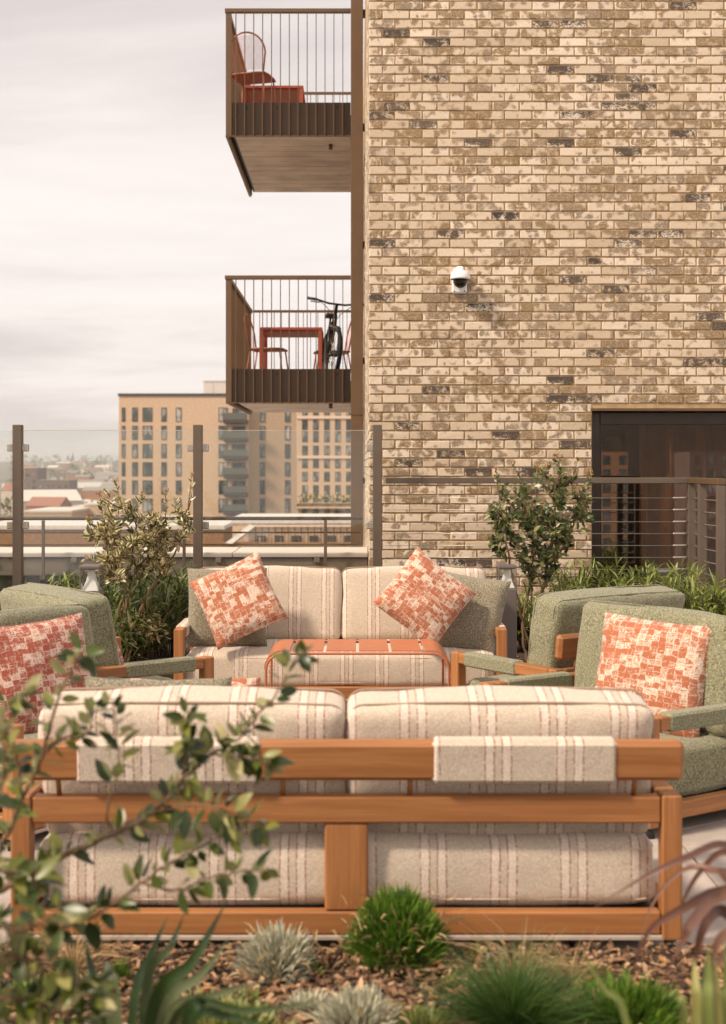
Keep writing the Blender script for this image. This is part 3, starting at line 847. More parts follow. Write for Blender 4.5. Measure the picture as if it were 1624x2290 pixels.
GB = thing('glass_balustrade', 'clear glass wind screen between brown square posts at terrace edge', 'balustrade', (0, 10.0, 0))
gz1, gz0 = EYE + (1040 - 963) / 300.0, 0.16
pz1 = EYE + (1040 - 950) / 300.0
posts = (-362, 40.5, 443, 844)
for x in posts:
    X = xat(x, 10.0)
    MB().box(X - 0.034, X + 0.034, -0.034, 0.034, 0.08, pz1, 0.004).build('post', M['post'], GB)
for k, (a, c) in enumerate(zip(posts[:-1], posts[1:])):
    X0, X1 = xat(a, 10.0) + 0.036, xat(c, 10.0) - 0.036
    if k == 0:
        m = MB(); P0 = Vector((X1 + 0.01, 0.0, 0)); P1 = Vector((X0 + 0.35, -0.62, 0))
        dv = (P1 - P0).normalized(); nv = Vector((-dv.y, dv.x, 0)) * 0.006
        vv = []
        for z in (gz0, gz1):
            vv += [P0 + nv + Vector((0, 0, z)), P1 + nv + Vector((0, 0, z)), P1 - nv + Vector((0, 0, z)), P0 - nv + Vector((0, 0, z))]
        m.add(vv, [(3, 2, 1, 0), (4, 5, 6, 7), (0, 1, 5, 4), (1, 2, 6, 5), (2, 3, 7, 6), (3, 0, 4, 7)])
        m.build('glass_panel', M['glass'], GB)
    else:
        gp_ = MB().cube(X0 + 0.012, X1 - 0.012, -0.006, 0.006, gz0, gz1).build('glass_panel', M['glass'], GB)
        MB().cube(X0 + 0.012, X1 - 0.012, -0.0055, 0.0055, gz1 + 0.0005, gz1 + 0.004).build('polished_edge', M['pale'], gp_)
    for z in (EYE + 0.128, EYE - 0.45):
        for X in (X0 + 0.018, X1 - 0.018):
            if k == 0 and X < 0 and X == X0 + 0.018: continue
            MB().box(X - 0.027, X + 0.027, -0.014, 0.014, z - 0.027, z + 0.027, 0.005).build('clamp', M['steel'], GB)

# ---- cable railing in front of the window
RY = 10.2
CRL = thing('cable_railing', 'bronze railing strung with thin steel cables before the dark window', 'railing', (0, RY, 0))
zr = EYE - 0.095
cx = xat(1546, RY)
MB().box(xat(854, RY) + 0.03, cx + 0.03, -0.03, 0.03, zr - 0.045, zr, 0.004).build('top_rail', M['post'], CRL)
MB().box(cx - 0.03, cx + 0.03, -0.85, -0.032, zr - 0.044, zr + 0.001, 0.004).build('top_rail', M['bronze'], CRL)
for yy in (0.0, -0.32, -0.82):
    MB().box(cx - 0.028, cx + 0.028, yy - 0.028, yy + 0.028, 0.05, zr - 0.047, 0.003).build('post', M['post'], CRL)
for k in range(9):
    z = zr - 0.155 - k * 0.0905
    if z < 0.3: break
    MB().tube([(xat(854, RY) + 0.03, 0, z), (cx - 0.14, 0, z)], 0.0028, 6).build('cable', M['steel'], CRL)
    MB().tube([(cx - 0.14, 0, z), (cx - 0.135, 0, z), (cx - 0.07, 0, z), (cx - 0.065, 0, z), (cx - 0.03, 0, z)], [0.004, 0.0075, 0.0075, 0.009, 0.009], 8).build('cable_fitting', M['steel'], CRL)
    MB().tube([(cx + 0.03, 0, z), (cx + 0.036, 0, z)], 0.011, 8).build('cable_fitting', M['steel'], CRL)
    MB().tube([(cx + 0.01, -0.03, z), (cx + 0.01, -0.295, z - 0.004), (cx + 0.01, -0.345, z - 0.004), (cx + 0.01, -0.8, z)], 0.0028, 6).build('cable', M['steel'], CRL)

# ================================================================== FURNITURE
def seating(name, label, cat, W, n_back, fab, loc, rz, group, back_top=0.755):
    root = thing(name, label, cat, loc, rz, group)
    dp = 0.43 if W > 1.5 else 0.40
    hx = W / 2
    post = MB().box(-0.03, 0.03, -0.03, 0.03, 0.046, 0.476, 0.005).mesh('leg')
    foot = MB().tube([(0, 0, 0), (0, 0, 0.05)], 0.018, 10).mesh('foot')
    for sx in (-1, 1):
        for sy in (-1, 1):
            link('leg', post, M['woodz'], root, (sx * (hx - 0.03), sy * (dp - 0.03), 0))
            link('foot', foot, M['black'], root, (sx * (hx - 0.03), sy * (dp - 0.035), 0))
    arm = MB().box(-0.03, 0.03, -(dp - 0.062), dp - 0.062, -0.055, 0.0, 0.005).mesh('arm')
    slv = MB().box(-0.037, 0.037, -0.20, 0.20, -0.064, 0.008, 0.010).mesh('arm_sleeve')
    for sx in (-1, 1):
        a = link('arm', arm, M['woody'], root, (sx * (hx - 0.03), 0, 0.475))
        link('arm_sleeve', slv, fab, a, (0, -0.09, 0))
    sr = MB().box(-0.022, 0.022, -(dp - 0.062), dp - 0.062, 0.062, 0.128, 0.004).mesh('side_rail')
    for sx in (-1, 1): link('side_rail', sr, M['woody'], root, (sx * (hx - 0.03), 0, 0))
    br_ = MB().box(-(hx - 0.062), hx - 0.062, -0.022, 0.022, 0.060, 0.128, 0.005).mesh('base_rail')
    for sy in (-1, 1): link('base_rail', br_, M['woodx'], root, (0, sy * (dp - 0.03), 0))
    st = MB().box(-(hx - 0.02), hx - 0.02, -0.012, 0.024, 0.044, 0.058, 0.002).mesh('glide_strip')
    for sy in (-1, 1): link('glide_strip', st, M['pale'], root, (0, sy * (dp - 0.03), 0), (0, 0, 0 if sy > 0 else math.pi))
    MB().box(-(hx - 0.062), hx - 0.062, -0.025, 0.025, 0.392, 0.472, 0.006).build('back_crossbar', M['woodx'], root, (0, dp - 0.03, 0))
    rl = MB().box(-hx, hx, -0.024, 0.024, -0.06, 0.06, 0.014).build('back_rail', M['woodx'], root, (0, dp + 0.005, 0.585), (R(-6), 0, 0))
    if W > 1.5:
        s1 = MB().box(-0.275, 0.275, -0.031, 0.031, -0.068, 0.066, 0.014).mesh('rail_sleeve')
        for sx in (-1, 1): link('rail_sleeve', s1, fab, rl, (sx * 0.527, 0, 0))
        MB().box(-0.065, 0.065, -0.026, 0.02, 0.130, 0.39, 0.006).build('centre_post', M['woodz'], root, (0, dp - 0.03, 0))
    for x in ([-0.86, -0.19, 0.19, 0.86] if W > 1.5 else [-0.38, 0.38]):
        MB().tube([(x, dp - 0.03, 0.47), (x, dp - 0.005, 0.54)], 0.008, 8).build('rail_support', M['woodz'], root)
    MB().box(-(hx - 0.064), hx - 0.064, -(dp - 0.06), dp - 0.06, 0.088, 0.122, 0.003).build('seat_deck', M['blackm'], root)
    cw = W - 0.13
    sd = dp * 2 - 0.09
    sc_ = cushion_mesh('seat_cushion', cw, sd, 0.212, 0.045, (0.0, 0.012, 0.012), 18, 0.006, seed=int(W * 10))
    sco = link('seat_cushion', sc_, fab, root, (0, -0.015, 0.224))
    for zz_ in (-0.075, 0.075):
        MB().tube([(x, y, zz_) for x, y in rr_loop(cw + 0.001, sd + 0.001, 0.06)], 0.0022, 6, True).build('piping', fab, sco)
    bw = cw / n_back - 0.006
    bh = back_top - 0.315
    me = cushion_mesh('back_cushion', bw, 0.20, bh, 0.038, (0.004, 0.018, 0.014), 18, 0.006, seed=3 + n_back)
    for k in range(n_back):
        x = -cw / 2 + (k + 0.5) * cw / n_back
        bc = link('back_cushion', me, fab, root, (x, dp - 0.185, 0.325 + bh / 2), (R(-10), 0, rng.uniform(-0.01, 0.01)))
        for yy in (-0.068, 0.068):
            loop = []
            base_ = rr_loop(bw + 0.002, bh + 0.002, 0.05)
            for (ax_, az_), (bx2, bz2) in zip(base_, base_[1:] + base_[:1]):
                for q_ in range(4): loop.append((ax_ + (bx2 - ax_) * q_ / 4, az_ + (bz2 - az_) * q_ / 4))
            pts_ = []
            for px, pz in loop:
                g_ = (1 - min(1, abs(px / (bw / 2))) ** 2.4) * (1 - min(1, abs(yy / 0.1)) ** 2.4)
                pts_.append((px, yy, pz + (math.copysign(0.014 * g_, pz) if abs(pz) > bh * 0.4 else 0)))
            MB().tube(pts_, 0.0038, 6, True).build('piping', M['pipe'] if W > 1.5 else fab, bc)
    return root
GS = 'teak framed lounge seating on the terrace'
near_sofa = seating('sofa', 'striped cream two seat sofa seen from behind with fabric sleeves on its back rail', 'sofa', 2.0, 2, M['stripe'], (-0.024, 4.42, 0), math.pi, 'striped teak sofas', 0.735)
far_sofa = seating('sofa', 'striped cream two seat sofa facing the camera behind the terracotta table', 'sofa', 2.0, 2, M['stripe'], (-0.084, 8.47, 0), 0, 'striped teak sofas', 0.775)
GC = 'green armchairs round the sofas'
def face(dx, dy): return math.atan2(dx, -dy)      # rotation so the local -y front points along (dx,dy)
AC = {}
AC['fr'] = seating('armchair', 'green armchair turned away from camera, empty, before the grasses right of the far sofa', 'armchair', 1.06, 1, M['green'], (1.17, 7.06, 0), face(-0.575, 0.818), GC, 0.80)
AC['fl'] = seating('armchair', 'green armchair seen from behind beside the left bollard, red cushion on its seat', 'armchair', 1.06, 1, M['green'], (-1.36, 7.06, 0), face(0.788, 0.616), GC, 0.80)
AC['nr'] = seating('armchair', 'green armchair beyond the right end of the near sofa with orange cushion', 'armchair', 1.06, 1, M['green'], (1.19, 5.86, 0), face(-0.839, -0.545), GC, 0.80)
AC['nl'] = seating('armchair', 'green armchair at left picture edge behind the near sofa with dark red cushion', 'armchair', 1.06, 1, M['green'], (-1.33, 5.70, 0), face(0.839, -0.545), GC, 0.80)

def pillow(label, mesh, m, loc, rot, group, cat='cushion', name='scatter_cushion'):
    if mesh.materials and mesh.materials[0] != m:
        mesh = mesh.copy(); mesh.materials.clear()
    o = link(name, mesh, m, None, loc, rot)
    return tag(o, label, cat, group)
GP = 'patterned scatter cushions'; GG = 'plain green scatter cushions'
P45 = [square_pillow('scatter_cushion', 0.46, 0.13, s) for s in range(4)]
P50 = [square_pillow('scatter_cushion', 0.50, 0.15, 10 + s) for s in range(3)]
# far sofa
def on(x, y, Y): return D(x, y, Y)
pillow('plain mossy green cushion half hidden behind patterned cushion on far sofa left end', P50[0], M['moss'], on(508, 1358, 8.36), (R(-16), 0, R(4)), GG)
pillow('plain mossy green cushion propped at far sofa right arm behind patterned cushion', P50[1], M['moss'], on(1040, 1374, 8.30), (R(-14), R(7), R(-24)), GG)
pillow('orange and cream patterned cushion tipped on its corner at far sofa left end', P45[0], M['weave'], on(533, 1342, 8.12), (R(-20), R(-24), R(6)), GP)
pillow('orange and cream patterned cushion tipped on its corner at far sofa right side', P45[1], M['weave'], on(950, 1338, 8.08), (R(-24), R(38), R(-6)), GP)
# armchair cushions
def chair_pillow(key, lx, ly, z, tilt, rz, mesh, m, label, roll=0.0):
    c = AC[key]; mw = Matrix.Translation(c.location) @ Euler((0, 0, c.rotation_euler.z)).to_matrix().to_4x4()
    p = mw @ Vector((lx, ly, z))
    return pillow(label, mesh, m, p, (R(tilt), R(roll), c.rotation_euler.z + R(rz)), GP)
chair_pillow('nr', 0.14, 0.0, 0.555, -15, 24, P50[2], M['weave'], 'orange and cream patterned cushion upright on the right near green armchair', 4)
chair_pillow('nl', -0.02, 0.0, 0.555, -15, -20, P50[2], M['weave2'], 'dark red patterned cushion on the green armchair at left picture edge', -4)
chair_pillow('fl', -0.05, 0.06, 0.575, -22, 0, P45[2], M['weave2'], 'dark red patterned cushion seen edge on beyond green armchair back')
# near sofa cushions, only their tops show
pillow('plain green cushion peeping above the near sofa back cushions', P50[0], M['moss'], (-0.665, 4.60, 0.50), (R(-14 + 28), 0, R(0)), GG)
pillow('orange patterned cushion just peeping over the near sofa back beside green one', P45[3], M['weave'], (-0.56, 4.72, 0.50), (R(16), R(0), R(4)), GP)

# ---- coffee table
TB = thing('coffee_table', 'low terracotta slatted metal coffee table before the far sofa', 'coffee table', (0.016, 7.46, 0))
tw, td, tz = 0.985, 0.48, 0.455
def u_frame(y):
    pts = [(-tw / 2, y, 0.0), (-tw / 2, y, tz - 0.10)]
    for k in range(1, 9):
        a = R(180 - 90 * k / 8); pts.append((-tw / 2 + 0.09 + 0.09 * math.cos(a), y, tz - 0.10 + 0.09 * math.sin(a)))
    for k in range(0, 9):
        a = R(90 - 90 * k / 8); pts.append((tw / 2 - 0.09 + 0.09 * math.cos(a), y, tz - 0.10 + 0.09 * math.sin(a)))
    pts.append((tw / 2, y, 0.0))
    return pts
for y in (-td / 2, td / 2):
    MB().tube(u_frame(y), 0.0075, 10).build('frame', M['terra'], TB)
sl = MB().box(-0.0805, 0.0805, -td / 2 + 0.004, td / 2 - 0.004, -0.003, 0.003, 0.001).mesh('slat')
for k in range(4):
    link('slat', sl, M['terra'], TB, ((k - 1.5) * 0.1765, 0, tz + 0.0035))
for sx in (-1, 1):
    v = []; f = []
    prof = [(0.365, tz + 0.0065)] + [(tw / 2 - 0.088 + 0.0985 * math.sin(R(a)), tz - 0.094 + 0.1005 * math.cos(R(a))) for a in range(0, 96, 8)]
    for th in (0.0, 0.005):
        for (px, pz) in prof:
            for y in (-td / 2 + 0.004, td / 2 - 0.004): v.append((sx * (px - th * 0.8), y, pz - th))
    n = len(prof)
    for i in range(n - 1):
        f.append((2 * i, 2 * i + 1, 2 * i + 3, 2 * i + 2)); o_ = 2 * n
        f.append((o_ + 2 * i, o_ + 2 * i + 2, o_ + 2 * i + 3, o_ + 2 * i + 1))
        f.append((2 * i, 2 * i + 2, o_ + 2 * i + 2, o_ + 2 * i)); f.append((2 * i + 1, o_ + 2 * i + 1, o_ + 2 * i + 3, 2 * i + 3))
    f.append((0, 2 * n, 2 * n + 1, 1)); f.append((2 * n - 2, 2 * n - 1, 4 * n - 1, 4 * n - 2))
    MB().add(v, f, smooth=False).build('slat', M['terra'], TB)
# ---- bollard lights
def bollard(x, y_top, Y, label, group='grey bollard lights'):
    p = D(x, y_top, Y); H = p.z
    r = thing('bollard_light', label, 'bollard light', (p.x, Y, 0), 0, group)
    hw = 0.0625
    MB().box(-hw, hw, -hw, hw, 0, H - 0.155, 0.006).build('post', M['grey'], r)
    MB().box(-hw - 0.001, hw + 0.001, -hw - 0.001, hw + 0.001, H - 0.024, H, 0.006).build('cap', M['grey'], r)
    for sx in (-1, 1):
        for sy in (-1, 1):
            MB().box(sx * (hw - 0.006) - 0.004, sx * (hw - 0.006) + 0.004, sy * (hw - 0.006) - 0.004, sy * (hw - 0.006) + 0.004, H - 0.153, H - 0.026, 0.001).build('corner_bar', M['grey'], r)
    MB().cube(-hw + 0.012, hw - 0.012, -hw + 0.012, hw - 0.012, H - 0.152, H - 0.027).build('lantern_glass', M['lantern'], r)
    v = []; f = []
    prof = [(0.0485, 0.0), (0.041, 0.02), (0.030, 0.05), (0.021, 0.085), (0.016, 0.122)]
    for (h_, z) in prof:
        v += [(-h_, -h_, H - 0.1515 + z), (h_, -h_, H - 0.1515 + z), (h_, h_, H - 0.1515 + z), (-h_, h_, H - 0.1515 + z)]
    for i in range(len(prof) - 1):
        for k in range(4): f.append((4 * i + k, 4 * i + (k + 1) % 4, 4 * i + 4 + (k + 1) % 4, 4 * i + 4 + k))
    MB().add(v, f).build('reflector', M['white'], r)
    return r
bollard(205, 1263, 8.0, 'grey square bollard light with glass head beside the left shrub')
bollard(1133, 1263, 9.0, 'grey square bollard light with glass head behind the right sofa arm')

# ---- balcony furniture
def bistro_chair(label, loc, rz, group):
    r = thing('bistro_chair', label, 'chair', loc, rz, group)
    sw = 0.46
    pts = []
    for k in range(21):
        a = math.pi * k / 20
        pts.append((-0.235 * math.cos(a) * (1.0), 0.25 + 0.03 * math.sin(a), 0.50 + 0.0))
    hoop = [(-0.20, 0.20, 0.49)] + [(-0.24 * math.cos(math.pi * k / 16) if True else 0, 0.22 + 0.07 * (0.25 + 0.75 * math.sin(math.pi * k / 16)), 0.72 + 0.24 * math.sin(math.pi * k / 16)) for k in range(17)] + [(0.20, 0.20, 0.49)]
    MB().tube(hoop, 0.011, 8).build('back_frame', M['terra'], r)
    v = []; f = []; n = 10
    for j in range(n + 1):
        z = 0.52 + 0.40 * j / n
        half = 0.20 + 0.035 * min(1, (z - 0.5) / 0.22) if z < 0.72 else 0.235 * math.sqrt(max(0.02, 1 - ((z - 0.72) / 0.245) ** 2))
        for i in range(9):
            u = -1 + 2 * i / 8
            v.append((u * half, 0.215 + 0.16 * (z - 0.5) + 0.02 * (1 - u * u), z))
    for j in range(n):
        for i in range(8):
            a = j * 9 + i; f.append((a, a + 1, a + 10, a + 9))
    t = bpy.data.materials.get('perforated back') or None
    if t is None:
        q = NT('perforated back'); tr = q.n('ShaderNodeBsdfTransparent'); df = q.n('ShaderNodeBsdfDiffuse'); q.set(df.inputs[0], (0.45, 0.12, 0.06))
        ck = q.n('ShaderNodeTexWave'); pz = q.co('Object'); ck = q.math('MULTIPLY', q.step(q.math('SINE', q.math('MULTIPLY', q.n('ShaderNodeSeparateXYZ').outputs[0], 1.0)), -1, 1), 0.0)
        sx_ = q.n('ShaderNodeSeparateXYZ'); q.set(sx_.inputs[0], pz)
        a1 = q.math('SINE', q.math('MULTIPLY', sx_.outputs[0], 620.0)); a2 = q.math('SINE', q.math('MULTIPLY', sx_.outputs[2], 620.0))
        hole = q.step(q.math('ADD', a1, a2), -0.85, -0.55)
        ms = q.n('ShaderNodeMixShader'); q.set(ms.inputs[0], q.math('SUBTRACT', 1.0, hole)); q.set(ms.inputs[1], tr.outputs[0]); q.set(ms.inputs[2], df.outputs[0])
        q.t.links.new(ms.outputs[0], q.out.inputs[0]); t = q.m
    MB().add(v, f, smooth=True).build('backrest', t, r)
    me = cushion_mesh('seat', sw, 0.44, 0.022, 0.010, (0, 0, -0.0), 8, 0.0)
    link('seat', me, M['terra_d'], r, (0, 0, 0.488))
    MB().tube([(x, y, 0.49) for x, y in rr_loop(0.47, 0.45, 0.12)], 0.010, 8, True).build('seat_frame', M['terra'], r)
    for sx in (-1, 1):
        MB().tube([(sx * 0.20, -0.19, 0.48), (sx * 0.235, -0.25, 0.0)], 0.010, 8).build('leg', M['terra'], r)
        MB().tube([(sx * 0.20, 0.19, 0.48), (sx * 0.235, 0.27, 0.0)], 0.010, 8).build('leg', M['terra'], r)
    return r
def slab_table(name, label, loc, rz, wx, wy, h, leg, m):
    r = thing(name, label, 'table', loc, rz)
    MB().box(-wx / 2, wx / 2, -wy / 2, wy / 2, h - 0.035, h, 0.004).build('table_top', m, r)
    MB().box(-wx / 2 + 0.03, wx / 2 - 0.03, -wy / 2 + 0.03, wy / 2 - 0.03, h - 0.06, h - 0.037, 0.003).build('apron', m, r)
    lm = MB().box(-leg / 2, leg / 2, -leg / 2, leg / 2, 0, h - 0.037, 0.004).mesh('leg')
    for sx in (-1, 1):
        for sy in (-1, 1): link('leg', lm, m, r, (sx * (wx / 2 - leg / 2 - 0.002), sy * (wy / 2 - leg / 2 - 0.002), 0))
    return r
GB_ = 'terracotta balcony chairs'
bistro_chair('terracotta round backed chair alone on the upper balcony', ((566 - VX) / F * 16.42, 16.42, FL2 + 0.05), R(165), GB_)
slab_table('dining_table', 'red metal table on the upper balcony beside the lone chair', ((614 - VX) / F * 17.86, 17.86, FL2), 0, 0.80, 0.80, 0.745, 0.048, M['terra_d'])
slab_table('dining_table', 'red metal table on the lower balcony between two chairs', ((654 - VX) / F * 17.5, 17.5, FL1), 0, 0.80, 0.80, 0.745, 0.048, M['terra_d'])
bistro_chair('terracotta chair left of the red table on lower balcony', ((600 - VX) / F * 17.5, 17.5, FL1), R(90 - 8), GB_)
bistro_chair('terracotta chair right of the red table behind the bicycle', ((742 - VX) / F * 17.9, 17.9, FL1), R(-90 + 8), GB_)

# ---- bicycle on the lower balcony
def bicycle():
    p = ((728 - VX) / F * 17.0)
    r = thing('bicycle', 'black bicycle with wide handlebar parked on the lower balcony', 'bicycle', (p, 17.05, FL1), R(7)); r.rotation_euler = (0, R(6), R(7))
    # local: bike points to -y (front), wheels in the y-z plane
    def wheel(y, rz):
        wr = thing_part('wheel', r, (0, y, 0.345), rz)
        ring = [(0, 0.335 * math.cos(2 * math.pi * k / 40), 0.335 * math.sin(2 * math.pi * k / 40)) for k in range(40)]
        MB().tube(ring, 0.029, 8, True).build('tyre', M['black'], wr)
        ring = [(0, 0.30 * math.cos(2 * math.pi * k / 36), 0.30 * math.sin(2 * math.pi * k / 36)) for k in range(36)]
        MB().tube(ring, 0.012, 6, True).build('rim', M['blackm'], wr)
        m = MB()
        for k in range(16):
            a = 2 * math.pi * k / 16
            m.tube([(0.025 * (-1) ** k, 0, 0), (0, 0.295 * math.cos(a), 0.295 * math.sin(a))], 0.0025, 4)
        m.build('spoke', M['steel'], wr)['kind'] = 'stuff'
        MB().tube([(-0.05, 0, 0), (0.05, 0, 0)], 0.022, 10).build('hub', M['blackm'], wr)
    def thing_part(n, par_, loc, rz):
        hub = MB().tube([(-0.065, 0, 0), (0.065, 0, 0)], 0.010, 8).build(n, M['blackm'], par_, loc, (0, 0, rz))
        return hub
    wheel(-0.53, R(9)); wheel(0.53, 0)
    hd = Vector((0, -0.36, 0.86)); hb = Vector((0, -0.40, 0.70)); bb = Vector((0, 0.10, 0.31)); st_ = Vector((0, 0.27, 0.80))
    fr = MB()
    fr.tube([hd, hb], 0.024, 10); fr.tube([hb, bb], 0.023, 10); fr.tube([hd + Vector((0, .02, -.03)), st_ + Vector((0, -.02, -.05))], 0.020, 10); fr.tube([st_, bb], 0.018, 10)
    for sx in (-0.045, 0.045):
        fr.tube([bb + Vector((sx * .6, 0, 0)), (sx, 0.53, 0.345)], 0.011, 8); fr.tube([st_ + Vector((sx * .4, 0, -.06)), (sx, 0.53, 0.345)], 0.010, 8)
    fr.build('frame', M['blackm'], r)
    fk = MB()
    fk.tube([(-0.062, -0.40, 0.70), (0.062, -0.40, 0.70)], 0.022, 8)
    for sx in (-0.062, 0.062): fk.tube([(sx, -0.40, 0.70), (sx, -0.53, 0.345)], [0.020, 0.015], 8)
    fk.build('fork', M['blackm'], r)
    MB().tube([(0, -0.35, 0.87), (0, -0.355, 0.96), (0, -0.40, 0.985)], 0.020, 8).build('stem', M['blackm'], r)
    hbz = 1.0
    MB().tube([(-0.36, -0.32, hbz + 0.035), (-0.25, -0.36, hbz + 0.025), (-0.10, -0.40, hbz - 0.01), (0.10, -0.40, hbz - 0.01), (0.25, -0.36, hbz + 0.025), (0.36, -0.32, hbz + 0.035)], 0.013, 8).build('handlebar', M['blackm'], r)
    for sx in (-1, 1):
        MB().tube([(sx * 0.25, -0.36, hbz + 0.025), (sx * 0.37, -0.315, hbz + 0.037)], 0.018, 8).build('grip', M['black'], r)
        MB().tube([(sx * 0.20, -0.40, hbz), (sx * 0.23, -0.43, hbz - 0.015), (sx * 0.33, -0.40, hbz - 0.01)], 0.008, 6).build('brake_lever', M['blackm'], r)
        MB().tube([(sx * 0.20, -0.40, hbz - 0.01), (sx * 0.15, -0.46, hbz - 0.05), (sx * 0.05, -0.45, hbz - 0.14), (0, -0.43, 0.78)], 0.004, 6).build('brake_cable', M['black'], r)
        MB().tube([(sx * 0.06, 0.10 - sx * 0.12, 0.31 - sx * 0.12), (sx * 0.06, 0.10, 0.31)], 0.010, 6).build('crank', M['blackm'], r)
        MB().box(sx * 0.11 - 0.045, sx * 0.11 + 0.045, 0.05 - sx * 0.12, 0.15 - sx * 0.12, 0.30 - sx * 0.12, 0.32 - sx * 0.12, 0.004).build('pedal', M['black'], r)
    MB().tube([st_, st_ + Vector((0, 0.03, 0.10))], 0.014, 8).build('seat_post', M['blackm'], r)
    link('saddle', cushion_mesh('saddle', 0.14, 0.27, 0.05, 0.02, (0, 0, 0), 6, 0), M['black'], r, (0, 0.29, 0.92))
    return r
bicycle()
# ================================================================== PLANTS
def basis(d, up):
    d = Vector(d).normalized(); up = Vector(up)
    x = d.cross(up)
    if x.length < 1e-4: x = d.cross(Vector((1, 0, 0.2)))
    x.normalize(); n = x.cross(d).normalized()
    return x, d, n
def leaf_geo(L, W, fold=0.25, curl=0.15, seg=2, shape=0.5):
    """leaf in local axes: x across, y along, z normal"""
    v = [(0, 0, 0)]; uv = [(0.5, 0)]; f = []
    st = []
    for i in range(1, seg + 1):
        t = i / (seg + 1)
        wv = W / 2 * (math.sin(math.pi * t ** (0.8 if shape < 0.6 else 0.55)) ** 0.8)
        z = -curl * L * t * t
        k = len(v)
        v += [(-wv, L * t, z + fold * wv), (0, L * t, z), (wv, L * t, z + fold * wv)]
        uv += [(0.0, t), (0.5, t), (1.0, t)]
        st.append(k)
    k = len(v); v.append((0, L, -curl * L)); uv.append((0.5, 1))
    f += [(0, st[0] + 1, st[0]), (0, st[0] + 2, st[0] + 1)]
    for a, b in zip(st[:-1], st[1:]):
        f += [(a, a + 1, b + 1, b), (a + 1, a + 2, b + 2, b + 1)]
    a = st[-1]; f += [(a, a + 1, k), (a + 1, a + 2, k)]
    return v, f, uv
LEAF = [leaf_geo(1.0, w_, fo, cu, 2) for w_, fo, cu in ((0.42, 0.3, 0.10), (0.46, 0.2, 0.22), (0.38, 0.4, 0.05), (0.44, 0.25, -0.08))]
BIGLEAF = [leaf_geo(1.0, w_, fo, cu, 5) for w_, fo, cu in ((0.46, 0.25, 0.10), (0.50, 0.15, 0.28), (0.42, 0.35, 0.05), (0.52, 0.2, -0.10), (0.45, 0.3, 0.2))]
def leaf_matrix(p, d, up, L):
    x, y, n = basis(d, up)
    m = Matrix((x * L, y * L, n * L)).transposed().to_4x4(); m.translation = p
    return m
def add_leaf(mb, geo, m):
    v, f, uv = geo
    mb.add([m @ Vector(q) for q in v], f, uv, smooth=True)
def ribbon(mb, pts, widths, fold=0.2, up=Vector((0, 0, 1)), side=None):
    """strap leaf along pts, with a keel"""
    v = []; f = []; uv = []
    N = len(pts)
    for i, p in enumerate(pts):
        d = (pts[min(i + 1, N - 1)] - pts[max(i - 1, 0)]).normalized()
        x = side.copy() if side is not None else d.cross(up)
        if x.length < 1e-3: x = Vector((1, 0, 0))
        x = (x - d * x.dot(d)).normalized(); n = x.cross(d)
        w_ = widths[i] / 2
        v += [p - x * w_ + n * fold * w_, p, p + x * w_ + n * fold * w_]
        t = i / (N - 1); uv += [(0, t), (0.5, t), (1, t)]
    for i in range(N - 1):
        a = 3 * i; b = a + 3
        f += [(a, a + 1, b + 1, b), (a + 1, a + 2, b + 2, b + 1)]
    mb.add(v, f, uv, smooth=True)
def spline(pts, n=10):
    pts = [Vector(p) for p in pts]
    P = [pts[0] * 2 - pts[1]] + pts + [pts[-1] * 2 - pts[-2]]
    o_ = []
    for i in range(1, len(P) - 2):
        for k in range(n):
            t = k / n
            a, b, c, d = P[i - 1], P[i], P[i + 1], P[i + 2]
            o_.append(0.5 * ((2 * b) + (c - a) * t + (2 * a - 5 * b + 4 * c - d) * t * t + (3 * b - a - 3 * c + d) * t ** 3))
    o_.append(pts[-1]); return o_
def taper(n, a, b): return [a + (b - a) * i / max(1, n - 1) for i in range(n)]
def rv(s=1.0): return Vector((rng.uniform(-1, 1), rng.uniform(-1, 1), rng.uniform(-1, 1))) * s

M['elaea'] = leaf_mat("variegated shrub leaf", [(0.05, 0.07, 0.016), (0.11, 0.12, 0.025), (0.26, 0.22, 0.06)], back=(0.62, 0.51, 0.36), edge=(0.78, 0.64, 0.36), rough=0.32, trans=0.2, by_object=2, edge_w=0.28)
M['shrubg'] = leaf_mat("green shrub leaf", [(0.02, 0.042, 0.010), (0.06, 0.09, 0.02), (0.15, 0.16, 0.04), (0.38, 0.33, 0.15)], back=(0.30, 0.27, 0.16), rough=0.33, trans=0.22, by_object=2)
M['bud'] = leaf_mat("rusty young shoot leaf", [(0.36, 0.16, 0.045), (0.50, 0.27, 0.09)], trans=0.2)
M['foreleaf'] = leaf_mat("foreground shrub leaf", [(0.018, 0.032, 0.006), (0.030, 0.050, 0.007), (0.052, 0.076, 0.010), (0.11, 0.135, 0.016), (0.26, 0.26, 0.045), (0.60, 0.52, 0.28)], back=(0.36, 0.35, 0.15), rough=0.34, trans=0.28, by_object=2)
M['strap'] = leaf_mat("green strap leaf", [(0.022, 0.05, 0.012), (0.05, 0.085, 0.022), (0.20, 0.215, 0.11)], rough=0.35, trans=0.12, by_object=2)
M['bronzeleaf'] = leaf_mat("bronze strap leaf", [(0.09, 0.036, 0.024), (0.25, 0.125, 0.085), (0.38, 0.23, 0.17)], rough=0.4, trans=0.15, by_object=2)
M['limeblade'] = leaf_mat("yellow green blade", [(0.14, 0.19, 0.04), (0.26, 0.29, 0.08), (0.42, 0.36, 0.13)], rough=0.4, trans=0.2, by_object=2)
M['dome'] = leaf_mat("bright green needle leaf", [(0.05, 0.12, 0.012), (0.12, 0.23, 0.022), (0.25, 0.36, 0.05)], rough=0.45, trans=0.25)
M['silver'] = leaf_mat("silver grey leaf", [(0.30, 0.30, 0.19), (0.55, 0.53, 0.39), (0.80, 0.74, 0.58)], rough=0.8, trans=0.15)
